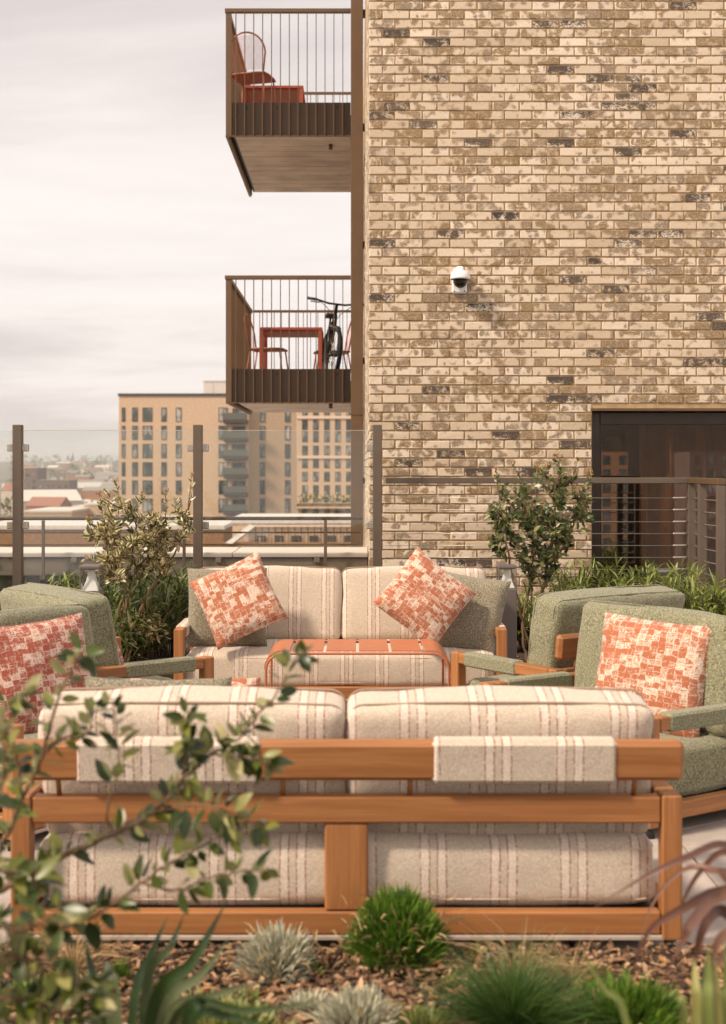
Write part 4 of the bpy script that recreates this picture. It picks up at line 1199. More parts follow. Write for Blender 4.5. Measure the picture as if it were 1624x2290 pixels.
M['fescue'] = leaf_mat("dark green fine grass", [(0.03, 0.075, 0.012), (0.06, 0.13, 0.02), (0.14, 0.21, 0.04)], rough=0.5, trans=0.2)
M['straw'] = leaf_mat("dry straw grass", [(0.30, 0.19, 0.08), (0.46, 0.31, 0.15), (0.56, 0.41, 0.22)], rough=0.7, trans=0.2)
M['bedleaf'] = leaf_mat("bed plant leaf", [(0.085, 0.13, 0.02), (0.20, 0.26, 0.045), (0.32, 0.37, 0.08), (0.52, 0.50, 0.21)], rough=0.35, trans=0.28)
M['bedleaf_d'] = leaf_mat("dark bed plant leaf", [(0.045, 0.08, 0.018), (0.10, 0.15, 0.032), (0.20, 0.235, 0.06), (0.52, 0.47, 0.28)], rough=0.33, trans=0.22)

SHARED_LEAF = {}
def shared_leaf(matkey, k, big=False):
    key = (matkey, k, big)
    if key not in SHARED_LEAF:
        me = MB().add(*((BIGLEAF if big else LEAF)[k]), smooth=True).mesh('leaf'); me.materials.append(M[matkey]); SHARED_LEAF[key] = me
    return SHARED_LEAF[key]
def place_leaves(root, items, matkey, most=290, big=False, name='leaf'):
    """items: (matrix, variant); the ones nearest to the camera become parts, the rest one joined part"""
    items = sorted(items, key=lambda q: q[0].translation.y)
    inv = root.matrix_world.inverted() if False else Matrix.Translation(-root.location)
    for m, k in items[:most]:
        o = link(name, shared_leaf(matkey, k, big), None, root); o.matrix_local = inv @ m
    if items[most:]:
        mb = MB()
        for m, k in items[most:]: add_leaf(mb, (BIGLEAF if big else LEAF)[k], inv @ m)
        o = mb.build('foliage', M[matkey], root); o['kind'] = 'stuff'

def crown_shrub(label, base, stems, ells, n_twig, leafL, matkey, shoots, group=None, leaves_per=11, seed=1, low=0):
    global rng
    keep = rng; rng = random.Random(seed)
    base = Vector(base)
    root = thing('shrub', label, 'shrub', base, 0, group)
    tr = MB(); skel = []
    for s in stems:
        pts = spline([Vector(p) for p in s], 7)
        pts = [p + rv(0.006) for p in pts]
        tr.tube([p - base for p in pts], taper(len(pts), 0.011, 0.004), 7)
        skel += pts[len(pts) // 3:]
    items = []; buds = MB()
    def leafy(pts, n, L, up0=0.55):
        for i in range(n):
            t = 0.25 + 0.75 * (i + rng.random() * 0.6) / n
            k = min(len(pts) - 2, int(t * (len(pts) - 1)))
            p = pts[k].lerp(pts[k + 1], t * (len(pts) - 1) - k)
            ax = (pts[k + 1] - pts[k]).normalized()
            out_ = rv(); out_ = (out_ - ax * out_.dot(ax)).normalized()
            d = (ax * rng.uniform(0.3, 0.9) + out_ + Vector((0, 0, rng.uniform(-0.2, up0)))).normalized()
            up = Vector((-0.25, -0.55, 0.65)) + rv(0.85)
            items.append((leaf_matrix(p, d, up, L * rng.uniform(0.6, 1.15)), rng.randrange(4)))
    for i in range(n_twig):
        c, r_, wgt = ells[min(len(ells) - 1, int(rng.random() ** 1.0 * len(ells)))]
        q = rv(); 
        while q.length > 1: q = rv()
        q = q.normalized() * q.length ** 0.45
        tip = Vector(c) + Vector((q.x * r_[0], q.y * r_[1], q.z * r_[2]))
        cand_ = [s for s in skel if s.z < tip.z + 0.02] or skel
        a = min(cand_, key=lambda s: (s - tip).length + rng.uniform(0, 0.06))
        mid = a.lerp(tip, 0.55) + Vector((0, 0, -0.03)) + rv(0.02)
        pts = spline([a, mid, tip], 5)
        tr.tube([p - base for p in pts], taper(len(pts), 0.0042, 0.0018), 5, cap=False)
        leafy(pts, leaves_per + rng.randrange(-3, 4), leafL)
    for (a, b) in shoots:
        a, b = Vector(a), Vector(b)
        pts = spline([a, a.lerp(b, 0.5) + rv(0.015), b], 6)
        tr.tube([p - base for p in pts], taper(len(pts), 0.004, 0.0015), 5, cap=False)
        leafy(pts, 13, leafL * 0.75, 1.0)
        for k in range(7):
            d = (b - a).normalized() + rv(0.8)
            add_leaf(buds, LEAF[k % 4], Matrix.Translation(-base) @ leaf_matrix(b + rv(0.012), d, rv(), leafL * 0.42))
    tr.build('stem', M['stem'], root)
    place_leaves(root, items, matkey)
    if buds.v: buds.build('young_shoots', M['bud'], root)['kind'] = 'stuff'
    rng = keep
    return root

# right green shrub beside the window
YR = 9.25
def R_(x, y, dy=0.0): return D(x, y, YR + dy)
bR = D(1190, 1440, YR); bR.z = 0.09
crown_shrub('tall green leaved shrub on thin stems in front of the brick beside the dark window', bR,
    [[bR + Vector((-.03, 0, 0)), R_(1168, 1400), R_(1185, 1300, .05), R_(1192, 1200), R_(1165, 1110)],
     [bR, R_(1190, 1380, -.05), R_(1222, 1290), R_(1236, 1180), R_(1250, 1060)],
     [bR + Vector((.02, .03, 0)), R_(1205, 1360, .05), R_(1238, 1270, .1), R_(1280, 1180, .1), R_(1300, 1110)],
     [bR + Vector((.01, -.03, 0)), R_(1178, 1420), R_(1150, 1310, -.1), R_(1130, 1200, -.1), R_(1115, 1110)]],
    [(R_(1160, 1130), (.22, .20, .20), 1), (R_(1235, 1110, .05), (.24, .24, .20), 1), (R_(1250, 1170), (.25, .22, .16), 1), (R_(1275, 1130), (.16, .2, .22), 1),
     (R_(1140, 1190, -.05), (.15, .15, .20), 1), (R_(1215, 1200, -.05), (.22, .2, .14), 1), (R_(1200, 1250), (.14, .12, .12), 1)],
    150, 0.066, 'shrubg',
    [(R_(1180, 1120), R_(1148, 1040)), (R_(1250, 1100), R_(1246, 1018)), (R_(1280, 1110), R_(1292, 1030)), (R_(1200, 1110), R_(1203, 1050)), (R_(1120, 1120), R_(1110, 1052)), (R_(1300, 1120), R_(1322, 1060)), (R_(1225, 1100), R_(1222, 1045))],
    'tall shrubs in the rear bed', seed=4)
# left variegated shrub
YL = 9.0
def L_(x, y, dy=0.0): return D(x, y, YL + dy)
bL = D(272, 1450, YL); bL.z = 0.09
crown_shrub('variegated cream edged shrub with leaning stems before the glass screen', bL,
    [[bL, L_(300, 1400), L_(330, 1330, -.05), L_(375, 1262), L_(415, 1180), L_(428, 1100)],
     [bL + Vector((-.03, .03, 0)), L_(262, 1380), L_(282, 1310), L_(262, 1230), L_(240, 1150)],
     [bL + Vector((-.01, -.02, 0)), L_(280, 1370), L_(300, 1290), L_(310, 1210), L_(292, 1120)],
     [bL + Vector((.02, .0, 0)), L_(318, 1370), L_(352, 1300, .05), L_(360, 1230), L_(352, 1150)]],
    [(L_(255, 1170), (.17, .18, .22), 1), (L_(300, 1190), (.19, .2, .2), 1), (L_(226, 1225), (.13, .14, .20), 1), (L_(290, 1250), (.20, .2, .14), 1),
     (L_(340, 1190), (.14, .15, .15), 1), (L_(390, 1170), (.12, .14, .17), 1), (L_(350, 1250), (.12, .12, .10), 1), (L_(330, 1420), (.14, .1, .06), 1)],
    180, 0.066, 'elaea',
    [(L_(265, 1150), L_(260, 1085)), (L_(420, 1150), L_(430, 1062)), (L_(235, 1170), L_(222, 1105)), (L_(370, 1170), L_(372, 1100)), (L_(300, 1150), L_(318, 1108)), (L_(212, 1180), L_(200, 1160))],
    'tall shrubs in the rear bed', seed=9)

# ---- leafy plants filling the rear bed
def bed_plant(label, p, H, spread, matkey, n_stem, lw, ll, group, seed):
    global rng
    keep = rng; rng = random.Random(seed)
    p = Vector(p); root = thing('bed_plant', label, 'plant', p, 0, group)
    mb = MB(); st = MB()
    for s in range(n_stem):
        a = rng.uniform(0, 6.283); rr = spread * math.sqrt(rng.random())
        base = Vector((math.cos(a) * rr * 0.35, math.sin(a) * rr * 0.35, 0))
        tip = Vector((math.cos(a) * rr, math.sin(a) * rr, H * rng.uniform(0.55, 1.0)))
        pts = spline([base, base.lerp(tip, 0.5) + Vector((0, 0, H * 0.08)) + rv(0.02), tip], 5)
        st.tube(pts, taper(len(pts), 0.004, 0.002), 4, cap=False)
        for k in range(15):
            t = 0.2 + 0.8 * (k / 14.0)
            i = min(len(pts) - 2, int(t * (len(pts) - 1)))
            q = pts[i].lerp(pts[i + 1], t * (len(pts) - 1) - i)
            d = rv(); d.z = rng.uniform(0.1, 1.2); d.normalize()
            L = ll * rng.uniform(0.6, 1.2)
            e1 = q + d * L * 0.5; e2 = q + d * L + Vector((0, 0, -L * rng.uniform(0.05, 0.35)))
            ribbon(mb, [q, e1, e2], [lw * 0.5, lw, lw * 0.12], 0.3)
    mb.build('foliage', M[matkey], root)['kind'] = 'stuff'
    st.build('stems', M['stem_d'], root)['kind'] = 'stuff'
    rng = keep
    return root
bp = [  # x, Y, height, spread, dark?, label
    (1185, 9.75, .40, .20, 0, 'low bright green bed plant at foot of the green shrub'),
    (1240, 9.3, .52, .24, 0, 'bright green leafy bed plant just right of the green shrub stems'),
    (1300, 9.7, .64, .24, 0, 'tallest bright green bed plant below the left window edge'),
    (1345, 9.2, .60, .24, 0, 'bright green bed plant below the dark window left part'),
    (1400, 9.6, .66, .26, 0, 'upright bright green bed plant under the window middle'),
    (1455, 9.2, .62, .26, 0, 'bright green bed plant behind the far right armchair top'),
    (1505, 9.6, .64, .26, 0, 'bright green bed plant left of the railing corner post'),
    (1560, 9.2, .56, .26, 0, 'bright green bed plant below the railing corner'),
    (1612, 9.05, .52, .26, 0, 'bright green bed plant at right picture edge by railing'),
    (1665, 9.3, .50, .26, 0, 'bright green bed plant half cut by right picture edge'),
    (240, 9.5, .55, .22, 1, 'dark strappy bed plant beside left bollard'),
    (330, 9.2, .50, .26, 1, 'dark strappy bed plant under the variegated shrub'),
    (375, 9.5, .60, .24, 1, 'dark strappy bed plant left of the far sofa arm'),
    (285, 9.1, .34, .22, 1, 'low dark bed plant at foot of the variegated shrub'),
    (150, 9.6, .56, .18, 0, 'green bed plant tips behind the left armchair top'),
    (90, 9.7, .42, .2, 1, 'low dark bed plant far left behind armchair'),
    (1130, 9.8, .35, .2, 1, 'low dark bed plant behind the right bollard'),
]
for i, (x, Y, H, s, dk, lb) in enumerate(bp):
    p = D(x, 1400, Y); p.z = 0.10
    bed_plant(lb, p, H, s, 'bedleaf_d' if dk else 'bedleaf', 46, 0.018 if dk else 0.016, 0.19 if dk else 0.13, 'leafy plants filling the rear bed', 100 + i)

# ---- foreground bed: bark mulch
def chips(name, x0, x1, y0, y1, n, z):
    mb = MB()
    for i in range(n):
        L = rng.uniform(0.012, 0.040) * (1.7 if rng.random() < 0.1 else 1); W = rng.uniform(0.006, 0.018); T = rng.uniform(0.002, 0.006)
        m = Euler((rng.uniform(-.5, .5), rng.uniform(-.5, .5), rng.uniform(0, 6.3))).to_matrix().to_4x4()
        m.translation = (rng.uniform(x0, x1), rng.uniform(y0, y1), z + rng.uniform(-0.008, 0.018))
        k = rng.uniform(0.4, 0.9)
        v = [(-L / 2, -W / 2 * k, 0), (L / 2 * k, -W / 2, 0), (L / 2, W / 2 * k, 0), (-L / 2 * k, W / 2, 0)]
        v = v + [(a * 0.85, b * 0.85, T + rng.uniform(0, .002)) for a, b, c in v]
        mb.add([m @ Vector(q) for q in v], [(3, 2, 1, 0), (4, 5, 6, 7), (0, 1, 5, 4), (1, 2, 6, 5), (2, 3, 7, 6), (3, 0, 4, 7)])
    return tag(mb.build(name, M['bark']), kind='stuff')
chips('bark_mulch', -1.45, 1.35, 3.05, 3.88, 9000, BEDZ + 0.008)
chips('bark_mulch', 0.6, 2.6, 9.0, 9.3, 700, 0.115)

def tuft(name, label, cat, p, n, R0, H, L, W, matkey, group=None, dome=True, droop=0.15, seed=1, lumpy=1.0):
    """dense clump of narrow leaves growing on a dome"""
    global rng
    keep = rng; rng = random.Random(seed)
    p = Vector(p); root = thing(name, label, cat, p, 0, group)
    mb = MB(); st = MB()
    for i in range(n):
        a = rng.uniform(0, 6.283); el = math.asin(rng.random() ** 0.8)
        rr = rng.uniform(0.55, 1.0) if dome else rng.uniform(0, 0.25)
        d = Vector((math.cos(a) * math.cos(el), math.sin(a) * math.cos(el), math.sin(el)))
        q = Vector((d.x * R0 * rr, d.y * R0 * rr, d.z * H * rr + 0.004)) if dome else Vector((math.cos(a) * R0 * rr, math.sin(a) * R0 * rr, 0))
        dirv = (d + Vector((0, 0, 0.55)) + rv(0.35)).normalized()
        if dome:
            lump = 0.92 + lumpy * (-0.10 + 0.16 * math.sin(3 * a + seed) * math.cos(2.3 * el * 2 + seed) + 0.10 * math.sin(7 * a + 2 * seed))
            q = q * lump
        l_ = L * rng.uniform(0.5, 1.25)
        pts = [q, q + dirv * l_ * 0.5, q + dirv * l_ + Vector((d.x, d.y, -0.6)) * l_ * droop * rng.random()]
        if not dome: pts = spline(pts, 3)
        N = len(pts)
        ribbon(mb, pts, [W * (0.6 + 0.4 * min(1, 4 * t / N)) * (1 - (t / (N - 1)) ** 2 * 0.85) for t in range(N)], 0.25, side=rv())
    if dome:
        for i in range(26):
            a = rng.uniform(0, 6.283); el = math.asin(rng.random())
            d = Vector((math.cos(a) * math.cos(el) * R0, math.sin(a) * math.cos(el) * R0, math.sin(el) * H)) * 0.85
            st.tube([Vector((0, 0, 0)), d * 0.5 + Vector((0, 0, 0.01)), d], [0.003, 0.0025, 0.0015], 4, cap=False)
        st.build('stems', M['stem_d'], root)['kind'] = 'stuff'
    mb.build('foliage', M[matkey], root)['kind'] = 'stuff'
    if n > 1000 and matkey != 'straw':
        db = MB()
        for i in range(int(n * 0.035)):
            a = rng.uniform(0, 6.283); r_ = R0 * rng.uniform(0.5, 1.25); z_ = H * rng.uniform(0.1, 0.8)
            q = Vector((math.cos(a) * r_, math.sin(a) * r_, z_)); d = (q.normalized() + rv(0.7)).normalized() * L * rng.uniform(0.7, 1.4)
            ribbon(db, [q, q + d * 0.5, q + d + Vector((0, 0, -0.3 * L))], [W * 0.8, W * 0.8, W * 0.15], 0.2, side=rv())
        db.build('dry_blades', M['straw'], root)['kind'] = 'stuff'
    rng = keep
    return root
def bed(x, y):   # point on the bed surface seen in direction x, y
    Y = (EYE - BEDZ) * F / (y - VY)
    return Vector(((x - VX) / F * Y, Y, BEDZ))
tuft('dome_shrub', 'bright green domed needle leaved shrub against the near sofa base', 'shrub', bed(888, 2150) , 4600, 0.150, 0.205, 0.036, 0.0062, 'dome', seed=3, lumpy=0.35)
tuft('silver_plant', 'silver grey spiky plant left of the bright green dome shrub', 'plant', bed(618, 2185), 1700, 0.105, 0.125, 0.045, 0.0066, 'silver', 'silver grey plants in the bark bed', seed=5)
tuft('silver_plant', 'silver grey low plant at bottom centre in front of the bark', 'plant', bed(800, 2310), 1400, 0.11, 0.085, 0.04, 0.0066, 'silver', 'silver grey plants in the bark bed', seed=6)
tuft('grass_clump', 'dark green fine grass tussock at bottom right centre', 'grass tussock', bed(1150, 2330), 1800, 0.05, 0.02, 0.21, 0.0028, 'fescue', dome=True, droop=0.5, seed=7)
tuft('low_shrub', 'fresh light green low plant at bottom right beside the bronze leaves', 'plant', bed(1408, 2312), 2000, 0.15, 0.12, 0.045, 0.0065, 'dome', seed=8)
tuft('dry_grass', 'dry straw coloured grass wisps behind the dark green tussock', 'dry grass', bed(1165, 2215), 130, 0.05, 0.02, 0.21, 0.0026, 'straw', 'dry straw grasses in the bark bed', dome=False, droop=0.9, seed=11)
tuft('dry_grass', 'dry straw coloured grass wisps right of the tussock', 'dry grass', bed(1275, 2210), 90, 0.05, 0.02, 0.15, 0.0026, 'straw', 'dry straw grasses in the bark bed', dome=False, droop=0.9, seed=12)
tuft('dry_grass', 'dry straw coloured grass wisps at the left sofa leg', 'dry grass', bed(165, 2190), 150, 0.06, 0.02, 0.20, 0.0028, 'straw', 'dry straw grasses in the bark bed', dome=False, droop=0.8, seed=13)
tuft('weed', 'small green weed seedling in the bark at left of strap leaves', 'weed', bed(262, 2205), 160, 0.03, 0.07, 0.03, 0.006, 'dome', 'small green weeds in the bark', seed=14)
tuft('weed', 'small green weed seedling beneath bright dome shrub', 'weed', bed(835, 2175), 60, 0.03, 0.02, 0.03, 0.008, 'dome', 'small green weeds in the bark', seed=15)
tuft('ground_cover_plant', 'patchy yellow green ground cover plant at bottom left below strap leaves', 'plant', bed(470, 2300), 700, 0.20, 0.03, 0.035, 0.009, 'limeblade', seed=16)

for i, (x, y, R_0, mk, lb) in enumerate([(545, 2315, .12, 'limeblade', 'low yellow green ground cover between strap leaves and front silver plant'), (955, 2320, .10, 'limeblade', 'low yellow green ground cover left of the dark tussock'),
        (70, 2250, .13, 'dome', 'low green ground cover under the foreground branches at left'), (1330, 2250, .07, 'dome', 'small green clump between tussock and bronze leaves'), (690, 2275, .06, 'silver', 'small silver sprig between the two silver plants')]):
    tuft('ground_cover_plant', lb, 'plant', bed(x, y), 420, R_0, 0.045, 0.032, 0.008, mk, seed=60 + i)
lt = MB()
for i in range(140):
    q = Vector((rng.uniform(-1.3, 1.25), rng.uniform(3.05, 3.86), BEDZ + rng.uniform(0.018, 0.03)))
    add_leaf(lt, LEAF[i % 4], leaf_matrix(q, Vector((rng.uniform(-1, 1), rng.uniform(-1, 1), rng.uniform(-.1, .3))), Vector((rng.uniform(-.5, .5), rng.uniform(-.5, .5), 1)), rng.uniform(0.02, 0.045)))
tag(lt.build('leaf_litter', M['bud']), kind='stuff')
for i, (x, y) in enumerate([(700, 2190), (1010, 2215), (330, 2235), (1060, 2150), (560, 2250), (1330, 2190)]):
    tuft('weed', ['tiny green weed right of the left silver plant', 'tiny green weed left of the dark grass tussock', 'tiny green weed between strap leaves and shrub', 'tiny green weed right of the bright dome shrub', 'tiny green weed just left of the front silver plant', 'tiny green weed under the bronze leaves'][i], 'weed', bed(x, y), 40, 0.02, 0.03, 0.03, 0.007, 'limeblade', 'small green weeds in the bark', seed=40 + i)
# ---- strap leaved plants: every blade a part
def strap_plant(name, label, base, blades, matkey, W, group=None):
    base = Vector(base)
    root = thing(name, label, 'strap leaved plant', base, 0, group)
    for (pts, wk) in blades:
        P = spline([Vector(q) - base for q in pts], 6)
        N = len(P)
        mb = MB()
        ws = [W * wk * (0.65 + 0.35 * min(1, 3 * i / N)) * max(0.05, 1 - (i / (N - 1)) ** 2.2) for i in range(N)]
        ribbon(mb, P, ws, 0.35, up=Vector((rng.uniform(-.3, .3), -1, rng.uniform(0, .6))))
        mb.build('leaf', M[matkey], root)
    return root
def S(x, y, Y): return D(x, y, Y)
b0 = S(285, 2330, 2.75); b0.z = BEDZ
strap_plant('strap_leaf_plant', 'dark green strap leaved plant fanning out at bottom left', b0, [
    ([b0, S(300, 2240, 2.8), S(340, 2130, 2.85), S(375, 2050, 2.9)], 0.9),
    ([b0 + Vector((.02, 0, 0)), S(330, 2200, 2.75), S(380, 2120, 2.75), S(412, 2045, 2.8)], 1.0),
    ([b0 + Vector((.02, .02, 0)), S(350, 2240, 2.7), S(430, 2150, 2.7), S(505, 2020, 2.75)], 1.5),
    ([b0 + Vector((.03, 0, 0)), S(370, 2260, 2.65), S(450, 2180, 2.65), S(515, 2095, 2.65)], 1.1),
    ([b0 + Vector((.04, 0, .01)), S(380, 2275, 2.6), S(480, 2225, 2.6), S(612, 2190, 2.6)], 0.9),
    ([b0 + Vector((.03, -.03, .01)), S(400, 2265, 2.5), S(560, 2260, 2.5), S(715, 2240, 2.5)], 0.8),
    ([b0 + Vector((.0, -.02, 0)), S(255, 2240, 2.65), S(245, 2180, 2.65), S(238, 2150, 2.7)], 1.6),
    ([b0 + Vector((-.03, 0, 0)), S(225, 2240, 2.7), S(205, 2170, 2.72), S(190, 2100, 2.75)], 1.1),
    ([b0 + Vector((-.02, .03, 0)), S(222, 2260, 2.85), S(200, 2150, 2.9), S(188, 2080, 2.95)], 0.5),
    ([b0 + Vector((.05, -.03, 0)), S(420, 2285, 2.4), S(455, 2240, 2.4), S(450, 2235, 2.38)], 1.0),
    ([b0 + Vector((.05, -.02, .02)), S(420, 2290, 2.45), S(520, 2275, 2.45), S(620, 2300, 2.45)], 0.9),
], 'strap', 0.025)
b1 = S(1690, 2330, 2.9); b1.z = BEDZ
strap_plant('strap_leaf_plant', 'bronze brown strap leaved plant arching in from the right picture edge', b1, [
    ([b1, S(1690, 1960, 2.9), S(1620, 1890, 2.85), S(1534, 1918, 2.8), S(1437, 1964, 2.8), S(1330, 2030, 2.8)], 0.8),
    ([b1, S(1700, 1980, 2.9), S(1624, 1905, 2.9), S(1565, 1950, 2.9), S(1530, 2010, 2.9), S(1525, 2035, 2.9)], 0.7),
    ([b1, S(1690, 2030, 2.8), S(1610, 1995, 2.75), S(1530, 2030, 2.7), S(1450, 2085, 2.7), S(1405, 2200, 2.7)], 1.1),
    ([b1, S(1670, 2050, 2.7), S(1610, 2000, 2.7), S(1545, 2065, 2.65), S(1530, 2100, 2.65), S(1495, 2165, 2.65)], 1.3),
    ([b1, S(1660, 2010, 3.0), S(1580, 1945, 3.0), S(1520, 1950, 3.0), S(1460, 2020, 3.0), S(1425, 2130, 3.0)], 0.6),
    ([b1, S(1700, 2060, 2.75), S(1640, 1985, 2.75), S(1590, 1940, 2.75), S(1500, 1930, 2.8)], 0.7),
    ([b1, S(1660, 2120, 2.75), S(1620, 2040, 2.75), S(1580, 2060, 2.7), S(1555, 2140, 2.7), S(1545, 2230, 2.7)], 1.2),
    ([b1, S(1660, 2150, 2.6), S(1630, 2090, 2.6), S(1600, 2120, 2.6), S(1595, 2180, 2.6)], 1.2),
    ([b1, S(1680, 2200, 2.7), S(1640, 2120, 2.7), S(1600, 2160, 2.65), S(1575, 2190, 2.6)], 0.9),
], 'bronzeleaf', 0.024)
b2 = S(1590, 2420, 2.5); b2.z = BEDZ
strap_plant('strap_leaf_plant', 'upright yellow green blades at bottom right corner', b2, [
    ([b2 + Vector((-.13, 0, 0)), S(1400, 2290, 2.5), S(1350, 2210, 2.5), S(1300, 2130, 2.5)], 0.7),
    ([b2 + Vector((-.04, 0, 0)), S(1530, 2290, 2.45), S(1518, 2230, 2.45), S(1510, 2195, 2.45)], 0.7),
    ([b2 + Vector((-.02, 0, 0)), S(1558, 2290, 2.45), S(1555, 2200, 2.45), S(1552, 2140, 2.5)], 1.0),
    ([b2, S(1580, 2290, 2.4), S(1583, 2190, 2.4), S(1585, 2110, 2.4)], 1.0),
    ([b2 + Vector((.02, .02, 0)), S(1605, 2290, 2.5), S(1602, 2200, 2.5), S(1598, 2130, 2.5)], 0.9),
    ([b2 + Vector((.04, .0, 0)), S(1625, 2290, 2.45), S(1622, 2200, 2.45), S(1620, 2090, 2.45)], 0.9),
], 'limeblade', 0.024)
b3 = S(1575, 2420, 2.6); b3.z = BEDZ
strap_plant('strap_leaf_plant', 'dark green upright blades among the yellow green ones at bottom right', b3, [
    ([b3 + Vector((.01, 0, 0)), S(1570, 2290, 2.6), S(1572, 2210, 2.6), S(1575, 2150, 2.6)], 1.0),
    ([b3 + Vector((.03, 0, 0)), S(1598, 2290, 2.55), S(1592, 2200, 2.55), S(1590, 2160, 2.55)], 1.1),
    ([b3 + Vector((.06, 0, 0)), S(1625, 2290, 2.6), S(1628, 2200, 2.6), S(1632, 2130, 2.6)], 1.0),
], 'strap', 0.024)

# ---- foreground shrub: each leaf a part
def fore_shrub():
    global rng
    keep = rng; rng = random.Random(21)
    base = Vector((-1.02, 2.55, BEDZ))
    root = thing('foreground_shrub', 'large out of focus leafy branches of shrub in front of the near sofa left end', 'shrub', base)
    tr = MB(); items = []
    Y0 = 2.75
    def br(pts, r0, r1, n, L, dens=1.0, start=0.2, Yv=0.12):
        P = spline([D(x, y, Y0 + dy) for x, y, dy in pts], 7)
        P = [p + rv(0.003) for p in P]
        tr.tube([p - base for p in P], taper(len(P), r0, r1), 7)
        n = int(n * 2.4); L *= 0.84
        for i in range(n):
            t = start + (1 - start) * (i + rng.random() * 0.7) / n
            k = min(len(P) - 2, int(t * (len(P) - 1)))
            p = P[k].lerp(P[k + 1], t * (len(P) - 1) - k)
            ax = (P[k + 1] - P[k]).normalized()
            o_ = rv(); o_ = (o_ - ax * o_.dot(ax)).normalized()
            d = (ax * rng.uniform(0.1, 0.8) + o_).normalized()
            up = Vector((-0.3, -0.35, 0.8)) + rv(0.75)
            items.append((leaf_matrix(p + o_ * 0.006, d, up, L * rng.uniform(0.55, 1.15)), rng.randrange(5)))
        return P
    trunk = D(-60, 2020, Y0)
    tr.tube([Vector((0, 0, 0)), trunk - base + Vector((0, 0, -0.12)), trunk - base], [0.012, 0.010, 0.009], 8)
    br([(-60, 2020, 0), (30, 1975, 0), (103, 1936, 0), (250, 1865, .02), (335, 1822, .03), (405, 1748, .04), (470, 1686, .05)], 0.0085, 0.004, 26, 0.066)
    br([(405, 1748, .04), (415, 1690, .05), (410, 1640, .03), (425, 1590, 0)], 0.0035, 0.0015, 16, 0.058)
    br([(470, 1686, .05), (520, 1660, .05), (560, 1620, .06), (625, 1540, .08), (660, 1475, .08), (690, 1462, .08)], 0.0035, 0.0015, 20, 0.056, start=0.1)
    br([(470, 1686, .05), (520, 1690, .02), (580, 1700, 0), (612, 1720, 0)], 0.003, 0.0015, 14, 0.060)
    br([(335, 1822, .03), (420, 1800, .0), (500, 1810, -.03), (560, 1840, -.03), (600, 1860, -.03)], 0.003, 0.0015, 18, 0.062)
    br([(250, 1865, .02), (240, 1800, 0), (262, 1720, 0), (262, 1640, .02), (250, 1560, .02)], 0.003, 0.0015, 12, 0.062, start=0.35)
    br([(-60, 2120, -.05), (60, 2110, -.05), (157, 2069, -.05), (233, 2037, -.04), (313, 1975, -.02), (394, 1925, 0), (447, 1894, 0), (540, 1850, 0)], 0.005, 0.002, 26, 0.066)
    br([(313, 1975, -.02), (400, 1990, -.04), (470, 1960, -.04), (540, 1950, -.04), (600, 1945, -.05)], 0.003, 0.0015, 12, 0.066)
    br([(-60, 2000, .05), (0, 1900, .05), (50, 1790, .05), (95, 1690, .05), (130, 1560, .06), (172, 1480, .06), (190, 1450, .06)], 0.006, 0.0018, 24, 0.060, start=0.1)
    br([(50, 1790, .05), (40, 1700, .02), (10, 1620, 0), (20, 1570, 0), (60, 1560, 0)], 0.003, 0.0015, 12, 0.060)
    br([(95, 1690, .05), (140, 1650, .03), (190, 1640, .02), (215, 1580, .02)], 0.003, 0.0015, 9, 0.058)
    br([(-60, 1900, -.1), (-10, 1800, -.1), (10, 1700, -.1), (-10, 1600, -.1)], 0.004, 0.002, 12, 0.066)
    br([(-60, 1980, -.15), (0, 1950, -.15), (60, 1960, -.15), (90, 1990, -.15)], 0.004, 0.002, 10, 0.072)
    # dense low mass at the bottom left, nearer to the camera
    Y0 = 2.35
    br([(-100, 2180, 0), (0, 2140, 0), (80, 2150, 0), (150, 2180, 0), (215, 2240, 0)], 0.006, 0.002, 26, 0.060, start=0.15)
    br([(-100, 2240, 0), (20, 2230, 0), (100, 2250, 0), (190, 2290, 0)], 0.006, 0.002, 24, 0.058, start=0.15)
    br([(-100, 2060, 0), (-20, 2060, 0), (40, 2080, 0), (100, 2060, .05), (140, 2020, .05)], 0.005, 0.002, 16, 0.056, start=0.2)
    br([(-100, 2290, .1), (30, 2280, .1), (130, 2230, .1), (240, 2200, .1)], 0.005, 0.002, 18, 0.056, start=0.2)
    tr.build('branch', M['stem'], root)
    place_leaves(root, items, 'foreleaf', 298, True)
    rng = keep
fore_shrub()
# ================================================================== FAR BUILDINGS
WM = {}
def win_mesh(w_, h_, bars=1):
    k = (round(w_, 2), round(h_, 2), bars)
    if k not in WM:
        m = MB(); t = 0.10
        m.cube(-w_ / 2, w_ / 2, -0.06, 0.0, h_ - t, h_); m.cube(-w_ / 2, w_ / 2, -0.06, 0.0, 0, t)
        m.cube(-w_ / 2, -w_ / 2 + t, -0.06, 0, t, h_ - t); m.cube(w_ / 2 - t, w_ / 2, -0.06, 0, t, h_ - t)
        for b_ in range(bars):
            x = -w_ / 2 + w_ * (b_ + 1) / (bars + 1)
            m.cube(x - 0.05, x + 0.05, -0.055, 0, t, h_ - t)
        fm = m.mesh('window'); fm.materials.append(M['slate'])
        pm = MB().cube(-w_ / 2 + t, w_ / 2 - t, -0.03, 0.0, t, h_ - t).mesh('pane'); pm.materials.append(M['pane'])
        WM[k] = (fm, pm)
    return WM[k]
def add_window(root, x, y, z, w_, h_, bars=1, rz=0.0):
    fm, pm = win_mesh(w_, h_, bars)
    wo = link('window', fm, None, root, (x, y, z), (0, 0, rz))
    link('pane', pm, None, wo)
    return wo
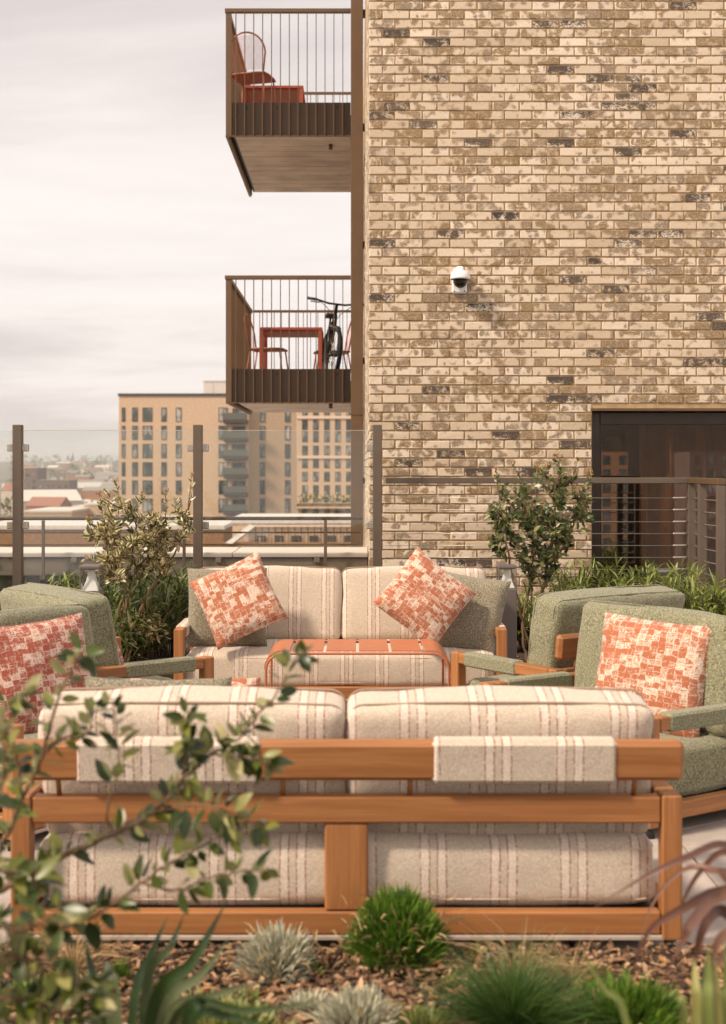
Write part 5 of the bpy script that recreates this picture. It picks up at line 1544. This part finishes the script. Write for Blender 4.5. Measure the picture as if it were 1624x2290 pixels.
def block(name, label, x0d, x1d, ytd, Y, depth, fac, zb=-26.0, roof=None, cat='building', group=None, rz=0.0):
    """box building whose front face spans the surveyed directions at distance Y"""
    X0, X1 = (x0d - VX) / F * Y, (x1d - VX) / F * Y; Z = EYE - (ytd - VY) / F * Y
    r = thing(name, label, cat, ((X0 + X1) / 2, Y, zb), rz, group)
    hw, H = (X1 - X0) / 2, Z - zb
    MB().cube(-hw, hw, 0, depth, 0, H).build('wall', M[fac], r)
    MB().cube(-hw - .1, hw + .1, -.1, depth + .1, H, H + 0.35).build('roof', M[roof or 'roof_grey'], r)
    return r, hw, H
# tan block
YT = 222.0; s = F / YT
r, hw, H = block('apartment_block', 'tall tan brick apartment block with stacked balconies beyond the glass screen', 266, 556, 884.5, YT, 14, 'fac_tan', zb=-24)
def tx(x): return (x - VX) / s - r.location.x
def tzz(y): return EYE - (y - VY) / s + 24
for row in range(9):
    yb = 943.0 + row * 40.65
    for (a, b, bars) in ((272.5, 280.5, 0), (295.6, 308.4, 0), (319.0, 341.0, 1), (361.0, 372.8, 0), (393.5, 406.0, 0), (489.0, 509.5, 1)):
        add_window(r, (tx(a) + tx(b)) / 2, -0.002, tzz(yb), (b - a) / s, 31.5 / s, bars)
    dr = add_window(r, (tx(520) + tx(549)) / 2, -0.002, tzz(yb + 3), 29 / s, 33.0 / s, 2)
    sl_ = MB().box(tx(501.5), tx(555.5), -1.5, -0.01, tzz(yb + 4.5), tzz(yb - 4.0), 0.1).build('balcony', M['slate'], r)
    gp = MB(); gp.cube(tx(501.5), tx(555.5), -1.52, -1.46, tzz(yb - 4.2), tzz(yb - 19)); gp.cube(tx(501.5), tx(501.5) + 0.06, -1.45, -0.02, tzz(yb - 4.2), tzz(yb - 19))
    gp.build('glass_panel', M['gpanel'], sl_)
MB().cube(-hw - 0.15, hw + 0.15, -0.15, -0.1, H - 0.1, H + 0.35).build('parapet_trim', M['slate'], r)
MB().cube(tx(470), tx(470.7), 5, 5.06, H + .35, H + 2.4).build('antenna', M['slate'], r)
# wing that turns away, shade painted in as a greyer brick colour
r2, hw2, H2 = block('apartment_block', 'tan brick wing with shade in its colour beside the tall tan block with narrow windows', 556.5, 664, 884, YT + 1.2, 14, 'fac_tan_shade', zb=-24, rz=R(4))
for row in range(9):
    yb = 943.0 + row * 40.65
    for (a, b) in ((580.5, 592.0), (636.5, 648.0)):
        add_window(r2, (a + b) / 2 / s - VX / s - r2.location.x, -0.03, tzz(yb), (b - a) / s, 31.5 / s, 0)
# rooftop plant room
p0 = D(453, 880, 228); p1 = D(500, 852, 228)
pr = thing('plant_room', 'white rooftop plant room box on top of the tan block', 'plant room', ((p0.x + p1.x) / 2 + 1.2, 229, H - 24 + 0.36))
MB().cube(-2.9, 2.9, 0, 4, 0, 2.4).build('wall', M['roof_pale'], pr); MB().cube(-3.0, 3.0, -.1, 4.1, 2.4, 2.55).build('roof', M['roof_pale'], pr)
# banded block
YB = 307.0; s2 = F / YB
r3, hw3, H3 = block('apartment_block', 'tan block with cream lintel bands behind the brown column', 664.5, 880, 900, YB, 12, 'fac_tan', zb=-25)
def bx_(x): return (x - VX) / s2 - r3.location.x
def bz_(y): return EYE - (y - VY) / s2 + 25
for y in (933.5, 1022.5):
    MB().cube(-hw3 - 0.1, hw3, -0.25, -0.002, bz_(y + 2.8), bz_(y - 2.8)).build('lintel_band', M['band'], r3)
for (yt, yb, bars) in ((912, 929, 1), (938, 962, 1), (964, 989, 1), (996.5, 1018, 1), (1026.5, 1047, 1), (1055, 1077, 1), (1085, 1106.5, 1), (1114, 1130, 1), (1138, 1158, 1)):
    for k in range(7):
        xc = 682 + k * 24.6
        add_window(r3, bx_(xc), -0.003, bz_(yb), 12.6 / s2, (yb - yt) / s2, bars)
hg = MB(); kr = random.Random(3)
for i in range(420):
    q = Vector((kr.uniform(bx_(668), bx_(880)), -5 + kr.uniform(-.8, .8), kr.uniform(0, 2.6) ** 1.0 + 25 + EYE - (1134 - VY) / s2))
    add_leaf(hg, LEAF[i % 4], leaf_matrix(q, Vector((kr.uniform(-1, 1), kr.uniform(-1, 1), 1)), Vector((0, -1, .3)), kr.uniform(.5, 1.0)))
hg.build('hedge', M['shrubg'], r3)['kind'] = 'stuff'
MB().box(bx_(664), bx_(900), -9, -0.5, 18, 25 + EYE - (1134 - VY) / s2, 0.2).build('podium', M['fac_tan_shade'], r3)
# lower block with railed roof terrace
YC = 95.0; s3 = F / YC
r4, hw4, H4 = block('terrace_block', 'low tan block with railed roof terrace seen through the glass screen', 520, 900, 1170, YC, 9, 'fac_tan', zb=-20, roof='roof_pale')
def cx_(x): return (x - VX) / s3 - r4.location.x
def cz_(y): return EYE - (y - VY) / s3 + 20
for k in range(6):
    xc = 585 + k * 39
    add_window(r4, cx_(xc), -0.01, cz_(1222), 20 / s3, 24 / s3, 1)
for k in range(17):
    x = cx_(572) + k * (14.6 / s3)
    MB().cube(x - 0.03, x + 0.03, -0.14, -0.08, cz_(1213), cz_(1178)).build('baluster', M['slate'], r4)
MB().cube(cx_(568), cx_(880), -0.16, -0.06, cz_(1178), cz_(1174)).build('handrail', M['band'], r4)
MB().cube(cx_(500), cx_(880), -0.9, -0.2, cz_(1222), cz_(1212)).build('ledge', M['fac_brown'], r4)
v = [(cx_(508), -1.2, cz_(1212)), (cx_(522), -1.2, cz_(1214)), (cx_(572), -0.2, cz_(1176)), (cx_(560), -0.2, cz_(1172))]
v2 = [(a, b + 0.3, c - 0.12) for a, b, c in v]
MB().add(v + v2, [(0, 1, 2, 3), (7, 6, 5, 4), (0, 4, 5, 1), (1, 5, 6, 2), (2, 6, 7, 3), (3, 7, 4, 0)]).build('ramp_roof', M['roof_pale'], r4)
# brown brick block right behind the parapet
r5, hw5, H5 = block('brick_block', 'long brown brick block with pale flat roof just beyond the parapet', -60, 500, 1184, 120, 15, 'fac_brown', zb=-24, roof='roof_pale')
for k in range(12):
    add_window(r5, -hw5 + 1.4 + k * 1.85, -0.01, H5 - 3.2, 1.1, 1.5, 1)
    add_window(r5, -hw5 + 1.4 + k * 1.85, -0.01, H5 - 6.2, 1.1, 1.5, 1)
MB().cube(-hw5 + 13, hw5 - 3, 5, 9, H5 + .36, H5 + 0.9).build('roof_unit', M['roof_pale'], r5)
# mid distance city
r6, hw6, H6 = block('office_block', 'tan flat roofed office behind the brown brick block left of the variegated shrub', 188, 300, 1130, 250, 14, 'fac_tan', zb=-26, roof='roof_pale')
for k in range(6): add_window(r6, -hw6 + 1.2 + k * 1.6, -0.01, H6 - 2.6, 1.15, 0.8, 1)
r7, _, _ = block('office_block', 'low white annex beside the tan flat roofed office', 161, 187, 1136, 252, 9, 'fac_cream', zb=-26, roof='roof_pale')
r8, _, H8 = block('office_block', 'long low pale roofed shed at the left behind the guard railing', 54, 160, 1146, 235, 20, 'fac_tan_shade', zb=-26, roof='roof_pale')
r9, hw9, H9 = block('apartment_block', 'mauve brick apartment block far off between the posts', 54, 83, 1048, 640, 20, 'fac_mauve', zb=-26)
for i in range(2):
    for j in range(6): add_window(r9, -hw9 + 1.6 + i * 3.0, -0.01, H9 - 4 - j * 3.0, 1.6, 1.7, 0)
r10, hw10, H10 = block('apartment_block', 'brown brick apartment block far off with dark square windows', 84, 155, 1075, 600, 18, 'fac_mauve', zb=-26)
for i in range(5):
    for j in range(4): add_window(r10, -hw10 + 1.6 + i * 2.8, -0.01, H10 - 3.5 - j * 3.0, 1.6 if i != 1 else 2.0, 1.7, 0)
def gabled(name, label, xd, yd_eave, Y, w_, dpt, rise, fac, roof, group=None, zb=-26.0, rz=0.0):
    X = (xd - VX) / F * Y; Z = EYE - (yd_eave - VY) / F * Y
    r = thing(name, label, 'house', (X, Y, zb), rz, group); h = max(2.0, Z - zb)
    MB().cube(-w_ / 2, w_ / 2, 0, dpt, 0, h).build('wall', M[fac], r)
    v = [(-w_ / 2, -.2, h), (w_ / 2, -.2, h), (w_ / 2, dpt + .2, h), (-w_ / 2, dpt + .2, h), (-w_ / 2, dpt / 2, h + rise), (w_ / 2, dpt / 2, h + rise)]
    MB().add(v, [(0, 1, 5, 4), (2, 3, 4, 5), (1, 2, 5), (3, 0, 4), (3, 2, 1, 0)]).build('roof', M[roof], r)
    return r
gabled('warehouse', 'pale pitched roof warehouse far off left of the variegated shrub', 118, 1120, 400, 18, 16, 3.2, 'fac_cream', 'roof_pale', rz=R(25))
gabled('red_roof_house', 'red roofed house in front of the pale warehouse', 96, 1132, 330, 9, 8, 2.2, 'fac_red', 'roof_red', rz=R(-10))
hr = random.Random(77)
GH_n = {}
GH = 'distant small houses between posts and tan block'
for k in range(64):
    Y = hr.choice([720, 820, 950, 1100, 1300, 1550, 1850, 2200, 2600])
    xd = hr.uniform(58, 264)
    ground = -26 + (max(0, min(1, (Y - 1300) / 3000)) * 42)
    eave = ground + hr.uniform(7, 14)
    yd_e = VY - (eave - EYE) / Y * F
    fw, rw_ = hr.choice(['fac_red', 'fac_cream', 'fac_tan_shade', 'fac_brown', 'fac_cream']), hr.choice(['roof_grey', 'roof_red', 'roof_pale', 'roof_grey'])
    lab = 'small %s roofed %s house %s %s' % (rw_[5:], {'fac_red': 'red brick', 'fac_cream': 'cream', 'fac_tan_shade': 'pale tan', 'fac_brown': 'brown'}[fw],
        'near brown post' if xd < 110 else ('beside tan block' if xd > 210 else 'midway to tan block'), 'by the horizon' if Y > 1700 else ('beyond the mauve block' if Y > 1000 else 'level with the mauve block'))
    GH_n[lab] = GH_n.get(lab, 0) + 1
    if GH_n[lab] > 1: continue
    gabled('distant_house', lab, xd, yd_e, Y, hr.uniform(12, 38), hr.uniform(9, 13), hr.uniform(2, 4), fw, rw_, GH, ground, R(hr.uniform(-40, 40)))
sp_ = thing('church', 'tiny pale church spire far off above the mauve block', 'church', (D(90, 1058, 800).x, 800, D(90, 1058, 800).z - 14))
MB().cube(-3.2, 3.2, 0, 10, 0, 14).build('wall', M['fac_cream'], sp_)
MB().lathe([(1.9, 14), (1.6, 17.5), (0.05, 21)], 8, (1.0, 3, -1.5)).build('spire', M['fac_cream'], sp_)
for xd, lb in ((152, 'small far steeple on the horizon, the shorter of two'), (163, 'small far steeple on the horizon, the taller of two')):
    q = D(xd, 1026, 4300); h_ = 14 if xd == 152 else 24
    t_ = thing('steeple', lb, 'steeple', (q.x, q.y, q.z - 2))
    MB().lathe([(5, 0), (4, 6), (0.3, h_)], 8).build('spire', M['slate'], t_)
# trees of the city as one mass
ct = MB()
for k in range(190):
    Y = hr.choice([520, 650, 760, 900, 1050, 1250, 1500, 1800, 2200, 2700, 3300, 3900]) * hr.uniform(0.95, 1.05)
    xd = hr.uniform(20, 275); X = (xd - VX) / F * Y
    g = -26 + (max(0, min(1, (Y - 1300) / 3000)) * 46)
    hgt = hr.uniform(5, 10) * (1 + Y / 4500); rad = hgt * hr.uniform(0.4, 0.8)
    for q in range(26):
        v_ = Vector((hr.gauss(0, .5), hr.gauss(0, .5), hr.gauss(0, .4)))
        p = Vector((X, Y, g + hgt * 0.6)) + Vector((v_.x * rad, v_.y * rad, v_.z * hgt * .5))
        add_leaf(ct, LEAF[q % 4], leaf_matrix(p, Vector((hr.uniform(-1, 1), hr.uniform(-1, 1), hr.uniform(-.3, 1))), Vector((hr.uniform(-1, 1), -1, 1)), hgt * 0.38))
tag(ct.build('treeline', M['ctree']), kind='stuff')
# tower behind the camera, seen only as a reflection in the dark window
yb_ = -274.0
rt = thing('apartment_tower', 'red brick tower with teal windows mirrored in the dark window pane', 'building', (57.5, yb_, -26))
tz_ = 26 + EYE + 2.9
MB().cube(-2.9, 2.9, -14, 0, 0, tz_).build('wall', M['fac_red2'], rt)
for i in range(2):
    for j in range(9):
        wo = add_window(rt, -1.8 + i * 3.6, 0.002, tz_ - 2.9 - j * 3.05, 1.7, 2.1, 1, math.pi)
rt2 = thing('apartment_tower', 'grey tower mirrored faintly in the right part of the dark window', 'building', (82.0, yb_, -26))
MB().cube(-8, 8, -14, 0, 0, tz_).build('wall', M['fac_mauve'], rt2)
for i in range(5):
    for j in range(9): add_window(rt2, -6 + i * 3.0, 0.002, tz_ - 2.9 - j * 3.05, 1.7, 2.1, 1, math.pi)
rt3 = thing('apartment_tower', 'dark brown block added behind camera to keep sky out of the window reflection', 'building', (90.0, yb_ - 60, -26))  # added block, placed to shut the sky out of the window's reflection
MB().cube(-40, 40, -14, 0, 0, 40).build('wall', M['fac_dark'], rt3)
# haze over the city
hz = MB().cube(-9500, 9500, -420, 12500, -27.6, 75).build('haze', None)
q = NT('city haze'); pv = q.n('ShaderNodeVolumePrincipled')
pv.inputs['Color'].default_value = (1.0, 0.975, 0.95, 1); pv.inputs['Density'].default_value = 0.00017; pv.inputs['Anisotropy'].default_value = 0.2
q.t.links.new(pv.outputs[0], q.out.inputs['Volume']); hz.data.materials.append(q.m)
tag(hz, kind='stuff')
